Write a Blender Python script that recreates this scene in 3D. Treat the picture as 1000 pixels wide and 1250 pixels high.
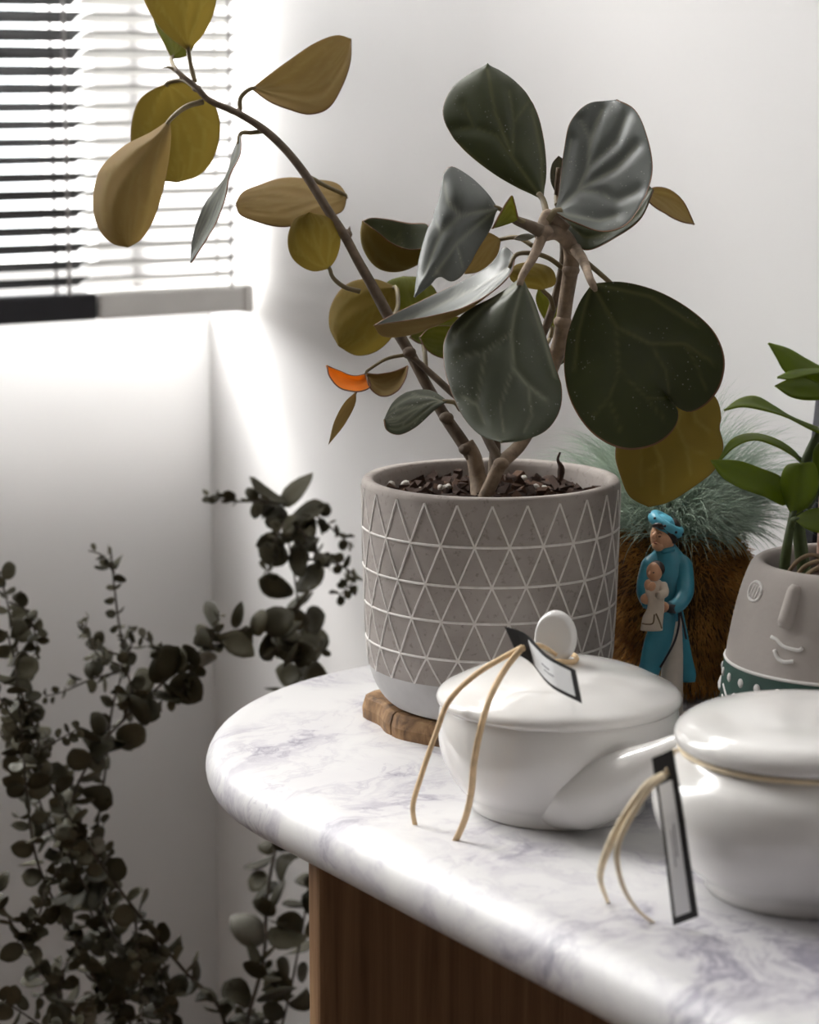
import bpy, math, random
import numpy as np
from mathutils import Vector, Matrix

# ------------------------------------------------------------------ scene, camera, light
for o in list(bpy.data.objects): bpy.data.objects.remove(o, do_unlink=True)
scene = bpy.context.scene
COL = scene.collection
rng = np.random.default_rng(7); random.seed(7)

F = 3000.0                       # focal length in pixels of the 1000x1250 frame
PITCH = math.radians(10.0)
TABLE_Z = 0.75
CAM = np.array([0.0, 0.0, TABLE_Z + 0.398])

cd = bpy.data.cameras.new('camera'); cam = bpy.data.objects.new('camera', cd); COL.objects.link(cam)
cam.location = CAM; cam.rotation_euler = (math.radians(90) - PITCH, 0, 0)
cd.sensor_fit = 'VERTICAL'; cd.sensor_height = 36; cd.sensor_width = 28.8
cd.lens = F / 1250 * 36
cd.clip_start = 0.05; cd.clip_end = 60
cd.dof.use_dof = True; cd.dof.focus_distance = 1.46; cd.dof.aperture_fstop = 8.5
scene.camera = cam

# room axes: s runs from the window wall into the room, w runs towards the wall behind the table
TH = math.atan2(-0.845, 0.534)
TV = np.array([math.cos(TH), math.sin(TH)]); NV = np.array([-math.sin(TH), math.cos(TH)])
S_WIN, W_WALL = -2.15, 1.125
S_BACK, W_LEFT, Z_CEIL = 2.3, -2.6, 2.6
def R(s, w, z): p = s * TV + w * NV; return np.array([p[0], p[1], z])

wd = bpy.data.worlds.new('world'); scene.world = wd; wd.use_nodes = True
wd.node_tree.nodes['Background'].inputs[0].default_value = (0.95, 0.98, 1.0, 1)
wd.node_tree.nodes['Background'].inputs[1].default_value = 4.0

def area(name, loc, direction, sx, sy, power, color):
    l = bpy.data.lights.new(name, 'AREA'); l.shape = 'RECTANGLE'; l.size = sx; l.size_y = sy
    l.energy = power; l.color = color
    o = bpy.data.objects.new(name, l); COL.objects.link(o); o.location = loc
    o.rotation_euler = Vector(direction).to_track_quat('-Z', 'Z').to_euler()
    return o
# daylight outside the window beside the blinds
area('window_daylight', R(S_WIN - 0.45, 0.44, 1.86), (TV[0], TV[1], -0.18), 1.6, 1.7, 168, (1.0, 0.985, 0.96))
# soft high sun behind thin cloud: only slips in under the blind
sl = bpy.data.lights.new('hazy_sun', 'SUN'); sl.energy = 6.0; sl.angle = math.radians(14); sl.color = (1, 0.97, 0.93)
so = bpy.data.objects.new('hazy_sun', sl); COL.objects.link(so)
sd = TV * math.cos(math.radians(54)) * 0.97 + NV * math.cos(math.radians(54)) * 0.28
so.rotation_euler = Vector((sd[0], sd[1], -math.sin(math.radians(54)))).to_track_quat('-Z', 'Z').to_euler()
so.location = R(-4, 0, 4)

scene.view_settings.view_transform = 'Standard'; scene.view_settings.look = 'None'
scene.view_settings.gamma = 1.0; scene.view_settings.use_curve_mapping = False
scene.view_settings.exposure = 0.0

# ------------------------------------------------------------------ helpers
def ray(u, v):
    x = (u - 500) / F; y = (625 - v) / F
    return np.array([x, math.cos(PITCH) + y * math.sin(PITCH), -math.sin(PITCH) + y * math.cos(PITCH)])
def P(u, v, D): return CAM + ray(u, v) * D
def on_z(u, v, z): r = ray(u, v); return CAM + r * ((z - CAM[2]) / r[2])
def on_s(u, v, s): r = ray(u, v); return CAM + r * (s / (r[:2] @ TV))

class Thing:
    def __init__(self, name, loc, label, cat, group=None, kind=None):
        self.loc = np.array(loc, float)
        o = bpy.data.objects.new(name, None); COL.objects.link(o); o.location = self.loc
        o.empty_display_size = 0.02
        if kind: o['kind'] = kind
        if label: o['label'] = label; o['category'] = cat
        if group: o['group'] = group
        self.o = o
def tag(o, label, cat, group=None):
    o['label'] = label; o['category'] = cat
    if group: o['group'] = group
def mesh_data(name, verts, faces, smooth=True):
    me = bpy.data.meshes.new(name); me.from_pydata([tuple(map(float, v)) for v in verts], [], faces); me.update()
    if smooth: me.polygons.foreach_set('use_smooth', [True] * len(me.polygons))
    return me
def link(name, me, mat, parent=None, loc=None):
    o = bpy.data.objects.new(name, me); COL.objects.link(o)
    if mat is not None and not me.materials: me.materials.append(mat)
    if parent is not None: o.parent = parent
    if loc is not None: o.location = loc
    return o
def part(name, vf, mat, thing, parent=None, smooth=True):
    """world-space (verts, faces) -> mesh object under thing (or under one of its parts)"""
    v, f = vf; v = np.asarray(v, float) - thing.loc
    return link(name, mesh_data(name, v, f, smooth), mat, parent or thing.o)
def solo(name, vf, mat, origin, smooth=True, kind=None):
    v, f = vf; v = np.asarray(v, float) - np.array(origin)
    o = link(name, mesh_data(name, v, f, smooth), mat); o.location = origin
    if kind: o['kind'] = kind
    return o
def merge(*vfs):
    V = []; Fc = []; n = 0
    for v, f in vfs:
        v = np.asarray(v, float); V.append(v); Fc += [tuple(i + n for i in q) for q in f]; n += len(v)
    return np.vstack(V), Fc
def spline(pts, n):
    p = np.asarray(pts, float)
    if len(p) == 2: return p[0] + (p[1] - p[0]) * np.linspace(0, 1, n)[:, None]
    d = np.r_[0, np.cumsum(np.maximum(np.linalg.norm(np.diff(p, axis=0), axis=1), 1e-9) ** 0.5)]
    ext = np.vstack([2 * p[0] - p[1], p, 2 * p[-1] - p[-2]])
    te = np.r_[d[0] - (d[1] - d[0]), d, d[-1] + (d[-1] - d[-2])]
    out = []
    for t in np.linspace(0, d[-1], n):
        i = min(max(np.searchsorted(d, t, 'right') - 1, 0), len(p) - 2)
        p0, p1, p2, p3 = ext[i:i + 4]; t0, t1, t2, t3 = te[i:i + 4]
        m1 = ((p2 - p1) / (t2 - t1) - (p2 - p0) / (t2 - t0) + (p1 - p0) / (t1 - t0)) * (t2 - t1)
        m2 = ((p3 - p2) / (t3 - t2) - (p3 - p1) / (t3 - t1) + (p2 - p1) / (t2 - t1)) * (t2 - t1)
        x = (t - t1) / (t2 - t1)
        out.append((2*x**3-3*x**2+1)*p1 + (x**3-2*x**2+x)*m1 + (-2*x**3+3*x**2)*p2 + (x**3-x**2)*m2)
    return np.array(out)
def arcs(pts, n):
    """spline resampled evenly by length"""
    q = spline(pts, 8 * n); d = np.r_[0, np.cumsum(np.linalg.norm(np.diff(q, axis=0), axis=1))]
    t = np.linspace(0, d[-1], n)
    return np.stack([np.interp(t, d, q[:, k]) for k in range(q.shape[1])], 1)
def tube(pts, radii, seg=8, n=None, flat=1.0, flat_dir=None):
    p = np.asarray(pts, float)
    r = np.atleast_1d(np.asarray(radii, float))
    if n:
        q = arcs(p, n); r = np.interp(np.linspace(0, 1, n), np.linspace(0, 1, len(r)), r) if len(r) > 1 else np.full(n, r[0]); p = q
    elif len(r) == 1: r = np.full(len(p), r[0])
    tg = np.gradient(p, axis=0); tg /= np.linalg.norm(tg, axis=1)[:, None] + 1e-12
    up = np.array([0, 0, 1.0]) if flat_dir is None else np.array(flat_dir, float)
    if flat_dir is None and abs(tg[0] @ up) > 0.9: up = np.array([1.0, 0, 0])
    a = up - tg[0] * (up @ tg[0]); a /= np.linalg.norm(a)
    V = []; Fc = []
    for i in range(len(p)):
        a = a - tg[i] * (a @ tg[i]); a /= np.linalg.norm(a); b = np.cross(tg[i], a)
        for k in range(seg):
            th = 2 * math.pi * k / seg
            V.append(p[i] + r[i] * (a * math.cos(th) * flat + b * math.sin(th)))
    for i in range(len(p) - 1):
        for k in range(seg):
            k2 = (k + 1) % seg
            Fc.append((i*seg+k, i*seg+k2, (i+1)*seg+k2, (i+1)*seg+k))
    Fc.append(tuple(range(seg))[::-1]); Fc.append(tuple((len(p)-1)*seg + k for k in range(seg)))
    return np.array(V), Fc
def lathe(prof, c, seg=64, sx=1.0, sy=1.0, rot=0):
    """profile [(r,z)] revolved about a vertical axis through c; open ends are capped when r is 0"""
    V = []; Fc = []; n = len(prof); cr, sr = math.cos(rot), math.sin(rot)
    for r, z in prof:
        r = max(r, 1e-5)
        for k in range(seg):
            th = 2 * math.pi * k / seg; x, y = r * sx * math.cos(th), r * sy * math.sin(th)
            V.append((c[0] + x * cr - y * sr, c[1] + x * sr + y * cr, c[2] + z))
    for i in range(n - 1):
        for k in range(seg):
            k2 = (k + 1) % seg; Fc.append((i*seg+k, i*seg+k2, (i+1)*seg+k2, (i+1)*seg+k))
    return np.array(V), Fc
def smooth_prof(pts, n=60): return [tuple(q) for q in arcs(pts, n)]
def box(c0, c1, fr=None):
    (x0, y0, z0), (x1, y1, z1) = c0, c1
    v = [(x, y, z) for x in (x0, x1) for y in (y0, y1) for z in (z0, z1)]
    v = [fr(*q) for q in v] if fr else v
    return np.array(v), [(0,1,3,2),(4,6,7,5),(0,4,5,1),(2,3,7,6),(0,2,6,4),(1,5,7,3)]
def bevel(o, w=0.002, seg=2):
    m = o.modifiers.new('bevel', 'BEVEL'); m.width = w; m.segments = seg; m.limit_method = 'ANGLE'; return o
def ellipsoid(c, rx, ry, rz, rot=None, nu=24, nv=16):
    V = []; Fc = []
    M = np.array(rot) if rot is not None else np.eye(3)
    for i in range(nv + 1):
        ph = math.pi * i / nv
        for k in range(nu):
            th = 2 * math.pi * k / nu
            p = np.array([rx*math.sin(ph)*math.cos(th), ry*math.sin(ph)*math.sin(th), rz*math.cos(ph)])
            V.append(np.array(c) + M @ p)
    for i in range(nv):
        for k in range(nu):
            k2 = (k+1) % nu; Fc.append((i*nu+k, (i+1)*nu+k, (i+1)*nu+k2, i*nu+k2))
    return np.array(V), Fc
def eul(x=0, y=0, z=0):
    return np.array(Matrix.Rotation(math.radians(z), 3, 'Z') @ Matrix.Rotation(math.radians(y), 3, 'Y') @ Matrix.Rotation(math.radians(x), 3, 'X'))

# ------------------------------------------------------------------ materials
def new_mat(name):
    m = bpy.data.materials.new(name); m.use_nodes = True
    nt = m.node_tree; return m, nt, nt.nodes['Principled BSDF']
def N(nt, typ, **kw):
    n = nt.nodes.new(typ)
    for k, v in kw.items(): setattr(n, k, v)
    return n
def ramp(nt, fac, stops):
    r = N(nt, 'ShaderNodeValToRGB'); el = r.color_ramp.elements
    while len(el) < len(stops): el.new(0.5)
    for e, (p, c) in zip(el, stops): e.position = p; e.color = (*c, 1)
    nt.links.new(fac, r.inputs[0]); return r.outputs[0]
def noise(nt, scale, detail=4, rough=0.5, dist=0.0, co=None, mapping=None):
    tc = N(nt, 'ShaderNodeTexCoord'); src = tc.outputs['Object']
    if mapping:
        mp = N(nt, 'ShaderNodeMapping'); mp.inputs['Scale'].default_value = mapping; nt.links.new(src, mp.inputs[0]); src = mp.outputs[0]
    n = N(nt, 'ShaderNodeTexNoise'); n.inputs['Scale'].default_value = scale; n.inputs['Detail'].default_value = detail
    n.inputs['Roughness'].default_value = rough; n.inputs['Distortion'].default_value = dist
    nt.links.new(src, n.inputs['Vector']); return n.outputs['Fac']
def bump(nt, b, h, strength=0.2, dist=0.001):
    n = N(nt, 'ShaderNodeBump'); n.inputs['Strength'].default_value = strength; n.inputs['Distance'].default_value = dist
    nt.links.new(h, n.inputs['Height']); nt.links.new(n.outputs[0], b.inputs['Normal'])
def simple(name, col, rough=0.6, vary=0.12, scale=40, bmp=0.0, bscale=None, spec=0.5, coat=0.0):
    m, nt, b = new_mat(name)
    f = noise(nt, scale)
    lo = tuple(c * (1 - vary) for c in col); hi = tuple(min(1, c * (1 + vary)) for c in col)
    nt.links.new(ramp(nt, f, [(0.3, lo), (0.7, hi)]), b.inputs['Base Color'])
    b.inputs['Roughness'].default_value = rough; b.inputs['Specular IOR Level'].default_value = spec
    b.inputs['Coat Weight'].default_value = coat; b.inputs['Coat Roughness'].default_value = 0.06
    if bmp: bump(nt, b, noise(nt, bscale or scale * 4), bmp)
    return m

M = {}
M['wall'] = simple('wall_paint', (0.80, 0.79, 0.785), 0.85, 0.012, 6, 0.05, 300)
M['wall_dark'] = simple('taupe_wall_paint', (0.34, 0.305, 0.28), 0.85, 0.05, 6)
M['ceiling'] = simple('ceiling_paint', (0.45, 0.44, 0.43), 0.9, 0.02, 6)
M['floor'] = simple('floor_boards', (0.13, 0.095, 0.07), 0.6, 0.2, 5)
M['white'] = simple('white_paint', (0.8, 0.8, 0.8), 0.5, 0.02)
M['porcelain'] = simple('white_porcelain', (0.76, 0.745, 0.725), 0.16, 0.01, 20, coat=0.5)
M['black_blind'] = simple('black_blind_paint', (0.006, 0.006, 0.008), 0.7, 0.15)
M['grey_blind'] = simple('light_grey_blind_paint', (0.83, 0.82, 0.80), 0.5, 0.03)
M['grey_slat'] = simple('grey_slat_paint', (0.42, 0.415, 0.40), 0.6, 0.03)
M['black_rail'] = simple('black_rail_paint', (0.012, 0.012, 0.017), 0.45, 0.15)
M['cord_grey'] = simple('blind_cord', (0.35, 0.34, 0.34), 0.8, 0.1)
M['leather'] = simple('beige_leather_cord', (0.70, 0.51, 0.30), 0.65, 0.15, 120, 0.2)
M['cream_cord'] = simple('cream_leather_cord', (0.84, 0.71, 0.50), 0.65, 0.12, 120, 0.2)
M['tag_black'] = simple('black_card', (0.010, 0.009, 0.009), 0.55, 0.2, 200)
M['tag_paper'] = simple('white_label_paper', (0.86, 0.87, 0.88), 0.6, 0.02, 90)
M['tag_ink'] = simple('grey_ink', (0.25, 0.25, 0.28), 0.6, 0.1)
M['bark'] = simple('ficus_bark', (0.13, 0.095, 0.065), 0.75, 0.35, 120, 0.6, 260)
M['bark_light'] = simple('ficus_light_bark', (0.27, 0.20, 0.14), 0.75, 0.30, 160, 0.6, 300)
M['petiole'] = simple('petiole_green_brown', (0.17, 0.13, 0.06), 0.55, 0.2, 90)
M['soil'] = simple('dark_soil', (0.030, 0.018, 0.012), 0.95, 0.5, 150, 0.8, 300)
M['chip1'] = simple('bark_chip_dark', (0.045, 0.021, 0.012), 0.9, 0.5, 200, 0.5)
M['chip2'] = simple('bark_chip_brown', (0.10, 0.05, 0.028), 0.9, 0.4, 200, 0.5)
M['perlite'] = simple('perlite', (0.72, 0.68, 0.63), 0.9, 0.15, 300, 0.5)
M['relief'] = simple('pot_white_relief', (0.70, 0.67, 0.64), 0.8, 0.10, 200)
M['foot'] = simple('pot_pale_foot', (0.50, 0.49, 0.485), 0.85, 0.07, 60, 0.2, 200)
M['euc_stem'] = simple('dry_stem', (0.075, 0.06, 0.045), 0.8, 0.3, 100)
M['skin'] = simple('figurine_skin', (0.66, 0.36, 0.21), 0.45, 0.06, 80)
M['hair'] = simple('figurine_hair', (0.03, 0.018, 0.014), 0.4, 0.3, 200)
M['robe'] = simple('turquoise_glaze', (0.045, 0.27, 0.37), 0.35, 0.14, 60, coat=0.2)
M['turban'] = simple('turquoise_turban', (0.09, 0.40, 0.54), 0.4, 0.15, 120)
M['cream_glaze'] = simple('cream_glaze', (0.62, 0.55, 0.47), 0.4, 0.08, 60)
M['gown'] = simple('child_gown_glaze', (0.68, 0.58, 0.47), 0.45, 0.08, 60)
M['dark_line'] = simple('dark_trim_line', (0.03, 0.025, 0.03), 0.5, 0.2)
M['eye_paint'] = simple('eye_paint', (0.02, 0.012, 0.01), 0.4, 0.2)
M['lip'] = simple('lip_paint', (0.32, 0.09, 0.06), 0.45, 0.1)
M['planter'] = simple('planter_clay', (0.36, 0.325, 0.30), 0.8, 0.06, 30, 0.15, 250)
M['planter_white'] = simple('planter_white_engraving', (0.66, 0.64, 0.62), 0.85, 0.06, 100)
M['planter_green'] = simple('planter_green_band', (0.018, 0.055, 0.042), 0.7, 0.25, 60)
M['stem_green'] = simple('green_stem', (0.06, 0.085, 0.022), 0.5, 0.2, 50)
M['root'] = simple('aerial_root', (0.24, 0.17, 0.10), 0.8, 0.25, 80)
M['stake'] = simple('coir_stake', (0.50, 0.33, 0.26), 0.9, 0.2, 90, 0.5)
M['frame_dark'] = simple('slate_frame', (0.045, 0.045, 0.055), 0.55, 0.1, 60)
M['vase'] = simple('stoneware_vase', (0.30, 0.27, 0.24), 0.6, 0.1, 30)
M['fur_core'] = simple('fur_backing', (0.10, 0.045, 0.012), 0.95, 0.3, 60)

def strand_mat(name, lo, hi, scale):
    m, nt, b = new_mat(name); f = noise(nt, scale, 3)
    nt.links.new(ramp(nt, f, [(0.3, lo), (0.7, hi)]), b.inputs['Base Color'])
    b.inputs['Roughness'].default_value = 0.7; b.inputs['Specular IOR Level'].default_value = 0.25
    return m
M['fur_brown'] = strand_mat('rust_brown_fur', (0.20, 0.085, 0.018), (0.60, 0.30, 0.07), 60)
M['fur_green'] = strand_mat('sage_green_fur', (0.27, 0.36, 0.28), (0.58, 0.68, 0.57), 45)

# concrete of the big pot
m, nt, b = new_mat('grey_concrete')
f1 = noise(nt, 22, 6, 0.6); f2 = noise(nt, 260, 3, 0.6)
c1 = ramp(nt, f1, [(0.25, (0.26, 0.228, 0.208)), (0.55, (0.365, 0.327, 0.302)), (0.8, (0.44, 0.405, 0.38))])
c2 = ramp(nt, f2, [(0.30, (0.45, 0.42, 0.40)), (0.42, (1, 1, 1))])
mx = N(nt, 'ShaderNodeMixRGB', blend_type='MULTIPLY'); mx.inputs[0].default_value = 0.55
nt.links.new(c1, mx.inputs[1]); nt.links.new(c2, mx.inputs[2]); nt.links.new(mx.outputs[0], b.inputs['Base Color'])
b.inputs['Roughness'].default_value = 0.85; bump(nt, b, f2, 0.25, 0.0006); M['concrete'] = m

# marble
m, nt, b = new_mat('white_marble')
tc = N(nt, 'ShaderNodeTexCoord')
warp = N(nt, 'ShaderNodeTexNoise'); warp.inputs['Scale'].default_value = 5; warp.inputs['Detail'].default_value = 5
nt.links.new(tc.outputs['Object'], warp.inputs['Vector'])
addv = N(nt, 'ShaderNodeMixRGB', blend_type='ADD'); addv.inputs[0].default_value = 0.35
nt.links.new(tc.outputs['Object'], addv.inputs[1]); nt.links.new(warp.outputs['Color'], addv.inputs[2])
def ridge(scale, width, sx):
    mp = N(nt, 'ShaderNodeMapping'); mp.inputs['Scale'].default_value = sx; mp.inputs['Rotation'].default_value = (0, 0, 0.9)
    nt.links.new(addv.outputs[0], mp.inputs[0])
    n = N(nt, 'ShaderNodeTexNoise'); n.inputs['Scale'].default_value = scale; n.inputs['Detail'].default_value = 7; n.inputs['Roughness'].default_value = 0.62
    nt.links.new(mp.outputs[0], n.inputs['Vector'])
    s = N(nt, 'ShaderNodeMath', operation='SUBTRACT'); s.inputs[1].default_value = 0.5; nt.links.new(n.outputs['Fac'], s.inputs[0])
    a = N(nt, 'ShaderNodeMath', operation='ABSOLUTE'); nt.links.new(s.outputs[0], a.inputs[0])
    mr = N(nt, 'ShaderNodeMapRange'); mr.inputs['From Min'].default_value = 0; mr.inputs['From Max'].default_value = width
    mr.inputs['To Min'].default_value = 1; mr.inputs['To Max'].default_value = 0; nt.links.new(a.outputs[0], mr.inputs['Value'])
    return mr.outputs[0]
v1 = ridge(7, 0.05, (1, 1.8, 1)); v2 = ridge(16, 0.035, (1.5, 1, 1))
bl = N(nt, 'ShaderNodeTexNoise'); bl.inputs['Scale'].default_value = 9; bl.inputs['Detail'].default_value = 3
nt.links.new(addv.outputs[0], bl.inputs['Vector'])
blr = N(nt, 'ShaderNodeMapRange'); blr.inputs['From Min'].default_value = 0.38; blr.inputs['From Max'].default_value = 0.72; nt.links.new(bl.outputs['Fac'], blr.inputs['Value'])
def mul(a, b_):
    n = N(nt, 'ShaderNodeMath', operation='MULTIPLY')
    for i, q in enumerate((a, b_)):
        if isinstance(q, (int, float)): n.inputs[i].default_value = q
        else: nt.links.new(q, n.inputs[i])
    return n.outputs[0]
def add(a, b_):
    n = N(nt, 'ShaderNodeMath', operation='ADD', use_clamp=True); nt.links.new(a, n.inputs[0]); nt.links.new(b_, n.inputs[1]); return n.outputs[0]
msk = add(add(mul(mul(v1, blr.outputs[0]), 0.85), mul(mul(v2, blr.outputs[0]), 0.65)), mul(blr.outputs[0], 0.30))
nt.links.new(ramp(nt, msk, [(0.0, (0.71, 0.705, 0.705)), (0.5, (0.52, 0.505, 0.545)), (1.0, (0.30, 0.285, 0.345))]), b.inputs['Base Color'])
b.inputs['Roughness'].default_value = 0.42; M['marble'] = m

# woods
def wood(name, lo, mid, hi, mapping, scale=8, rough=0.55):
    m, nt, b = new_mat(name)
    f = noise(nt, scale, 6, 0.6, 0.6, mapping=mapping)
    nt.links.new(ramp(nt, f, [(0.3, lo), (0.5, mid), (0.72, hi)]), b.inputs['Base Color'])
    b.inputs['Roughness'].default_value = rough; bump(nt, b, f, 0.15, 0.0008); return m
M['oak'] = wood('oak', (0.17, 0.09, 0.042), (0.27, 0.15, 0.075), (0.36, 0.22, 0.115), (14, 14, 0.6))
M['olive_wood'] = wood('rough_cut_wood', (0.05, 0.024, 0.010), (0.24, 0.13, 0.055), (0.40, 0.25, 0.12), (10, 10, 7), 9, 0.7)

# leaves: colour ramp driven by the vein pattern stored on the mesh, light shines through
def leaf_mat(name, base, vein, rough, trans, tcol, speck=0.0, base2=None, spec=0.5):
    m, nt, b = new_mat(name)
    at = N(nt, 'ShaderNodeAttribute', attribute_name='vein')
    f = noise(nt, 45, 4)
    base2 = base2 or tuple(c * 1.35 for c in base)
    c1 = ramp(nt, f, [(0.3, base), (0.7, base2)])
    mx = N(nt, 'ShaderNodeMixRGB'); nt.links.new(at.outputs['Fac'], mx.inputs[0]); nt.links.new(c1, mx.inputs[1]); mx.inputs[2].default_value = (*vein, 1)
    col = mx.outputs[0]
    if speck:
        tc = N(nt, 'ShaderNodeTexCoord'); vo = N(nt, 'ShaderNodeTexVoronoi'); vo.inputs['Scale'].default_value = 330
        nt.links.new(tc.outputs['Object'], vo.inputs['Vector'])
        sp = ramp(nt, vo.outputs['Distance'], [(0.10, (1, 1, 1)), (0.20, (0, 0, 0))])
        nz = noise(nt, 70, 2); nz = ramp(nt, nz, [(0.5, (0, 0, 0)), (0.62, (1, 1, 1))])
        mm = N(nt, 'ShaderNodeMixRGB', blend_type='MULTIPLY'); mm.inputs[0].default_value = 1; nt.links.new(sp, mm.inputs[1]); nt.links.new(nz, mm.inputs[2])
        m2 = N(nt, 'ShaderNodeMath', operation='MULTIPLY'); m2.inputs[1].default_value = speck; nt.links.new(mm.outputs[0], m2.inputs[0])
        mx2 = N(nt, 'ShaderNodeMixRGB'); nt.links.new(m2.outputs[0], mx2.inputs[0]); nt.links.new(col, mx2.inputs[1]); mx2.inputs[2].default_value = (0.42, 0.42, 0.38, 1)
        col = mx2.outputs[0]
    nt.links.new(col, b.inputs['Base Color']); b.inputs['Roughness'].default_value = rough
    b.inputs['Specular IOR Level'].default_value = spec
    if trans:
        tr = N(nt, 'ShaderNodeBsdfTranslucent')
        tm = N(nt, 'ShaderNodeMixRGB', blend_type='MULTIPLY'); tm.inputs[0].default_value = 0.0
        tr.inputs[0].default_value = (*tcol, 1)
        ms = N(nt, 'ShaderNodeMixShader'); ms.inputs[0].default_value = trans
        nt.links.new(b.outputs[0], ms.inputs[1]); nt.links.new(tr.outputs[0], ms.inputs[2])
        nt.links.new(ms.outputs[0], nt.nodes['Material Output'].inputs['Surface'])
    return m
M['leaf_top'] = leaf_mat('ficus_leaf_top', (0.027, 0.034, 0.009), (0.095, 0.100, 0.035), 0.45, 0.12, (0.10, 0.12, 0.02), 0.45, spec=0.38)
M['leaf_grey'] = leaf_mat('ficus_leaf_sheen_top', (0.070, 0.080, 0.070), (0.21, 0.22, 0.175), 0.42, 0.08, (0.10, 0.12, 0.03), 0.45, spec=0.75)  # grey sheen of lit leaf tops put into the base colour
M['leaf_mid'] = leaf_mat('ficus_leaf_dim_sheen_top', (0.044, 0.052, 0.028), (0.19, 0.20, 0.13), 0.48, 0.08, (0.10, 0.12, 0.03), 0.5, spec=0.5)  # weaker lit sheen put into this copy's colour
M['leaf_under'] = leaf_mat('ficus_leaf_underside', (0.15, 0.098, 0.018), (0.28, 0.225, 0.07), 0.6, 0.42, (0.42, 0.34, 0.10), spec=0.15)
M['leaf_under_tan'] = leaf_mat('ficus_leaf_tan_underside', (0.22, 0.145, 0.055), (0.34, 0.26, 0.11), 0.6, 0.38, (0.44, 0.33, 0.16), spec=0.15)
M['leaf_green'] = leaf_mat('ficus_leaf_green_underside', (0.085, 0.095, 0.012), (0.17, 0.18, 0.05), 0.6, 0.45, (0.26, 0.28, 0.03), spec=0.2)
M['leaf_orange'] = leaf_mat('ficus_leaf_orange', (0.75, 0.25, 0.03), (0.78, 0.33, 0.06), 0.6, 0.55, (1.0, 0.45, 0.06), spec=0.2)
M['leaf_top_thin'] = leaf_mat('ficus_leaf_thin_top', (0.030, 0.034, 0.010), (0.10, 0.10, 0.04), 0.5, 0.5, (0.68, 0.60, 0.34), spec=0.3)
M['rim'] = simple('leaf_rim', (0.17, 0.075, 0.03), 0.5, 0.2)
M['zz_top'] = leaf_mat('green_leaf', (0.090, 0.125, 0.010), (0.06, 0.09, 0.012), 0.45, 0.42, (0.36, 0.44, 0.02), spec=0.3)
M['euc1'] = leaf_mat('dried_leaf_dark', (0.026, 0.024, 0.012), (0.07, 0.06, 0.03), 0.6, 0.14, (0.10, 0.08, 0.03), base2=(0.075, 0.066, 0.033))
M['euc2'] = leaf_mat('dried_leaf_olive', (0.050, 0.048, 0.024), (0.10, 0.09, 0.05), 0.6, 0.12, (0.10, 0.09, 0.03), base2=(0.150, 0.132, 0.080))
M['euc3'] = leaf_mat('dried_leaf_pale', (0.16, 0.155, 0.12), (0.22, 0.2, 0.15), 0.6, 0.12, (0.2, 0.18, 0.1), base2=(0.28, 0.27, 0.225))

# wall under the window, made translucent so it glows brighter towards the top
m, nt, b = new_mat('glow_wall_sheet'); b.inputs['Roughness'].default_value = 0.85
nt.links.new(ramp(nt, noise(nt, 6), [(0.3, (0.78, 0.77, 0.765)), (0.7, (0.80, 0.79, 0.785))]), b.inputs['Base Color'])
tr = N(nt, 'ShaderNodeBsdfTranslucent'); tr.inputs[0].default_value = (0.85, 0.85, 0.85, 1)
ms = N(nt, 'ShaderNodeMixShader'); ms.inputs[0].default_value = 0.44
nt.links.new(b.outputs[0], ms.inputs[1]); nt.links.new(tr.outputs[0], ms.inputs[2]); nt.links.new(ms.outputs[0], nt.nodes['Material Output'].inputs['Surface']); M['glow_wall'] = m
# glass
m = bpy.data.materials.new('window_glass'); m.use_nodes = True; nt = m.node_tree
for n in list(nt.nodes): nt.nodes.remove(n)
out = N(nt, 'ShaderNodeOutputMaterial'); tr = N(nt, 'ShaderNodeBsdfTransparent'); gl = N(nt, 'ShaderNodeBsdfGlossy'); gl.inputs['Roughness'].default_value = 0.02
ms = N(nt, 'ShaderNodeMixShader'); ms.inputs[0].default_value = 0.06
nt.links.new(tr.outputs[0], ms.inputs[1]); nt.links.new(gl.outputs[0], ms.inputs[2]); nt.links.new(ms.outputs[0], out.inputs[0]); M['glass'] = m

# ------------------------------------------------------------------ room shell
def rbox(s0, s1, w0, w1, z0, z1): return box((s0, w0, z0), (s1, w1, z1), R)
def struct(name, vf, mat, smooth=False):
    v = np.asarray(vf[0]); c = v.mean(0); return solo(name, vf, mat, c, smooth, 'structure')
T = 0.2
struct('floor', rbox(S_WIN - T, S_BACK + T, W_LEFT - T, W_WALL + T, -0.1, 0), M['floor'])
struct('ceiling', rbox(S_WIN - T, S_BACK + T, W_LEFT - T, W_WALL + T, Z_CEIL, Z_CEIL + 0.1), M['ceiling'])
struct('wall_right', rbox(S_WIN - 0.4, S_BACK + T, W_WALL, W_WALL + T, 0, Z_CEIL), M['wall'])
struct('wall_left', rbox(S_WIN - T, S_BACK + T, W_LEFT - T, W_LEFT, 0, Z_CEIL), M['wall_dark'])
struct('wall_back', rbox(S_BACK, S_BACK + T, W_LEFT, W_WALL, 0, Z_CEIL), M['wall_dark'])
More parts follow.
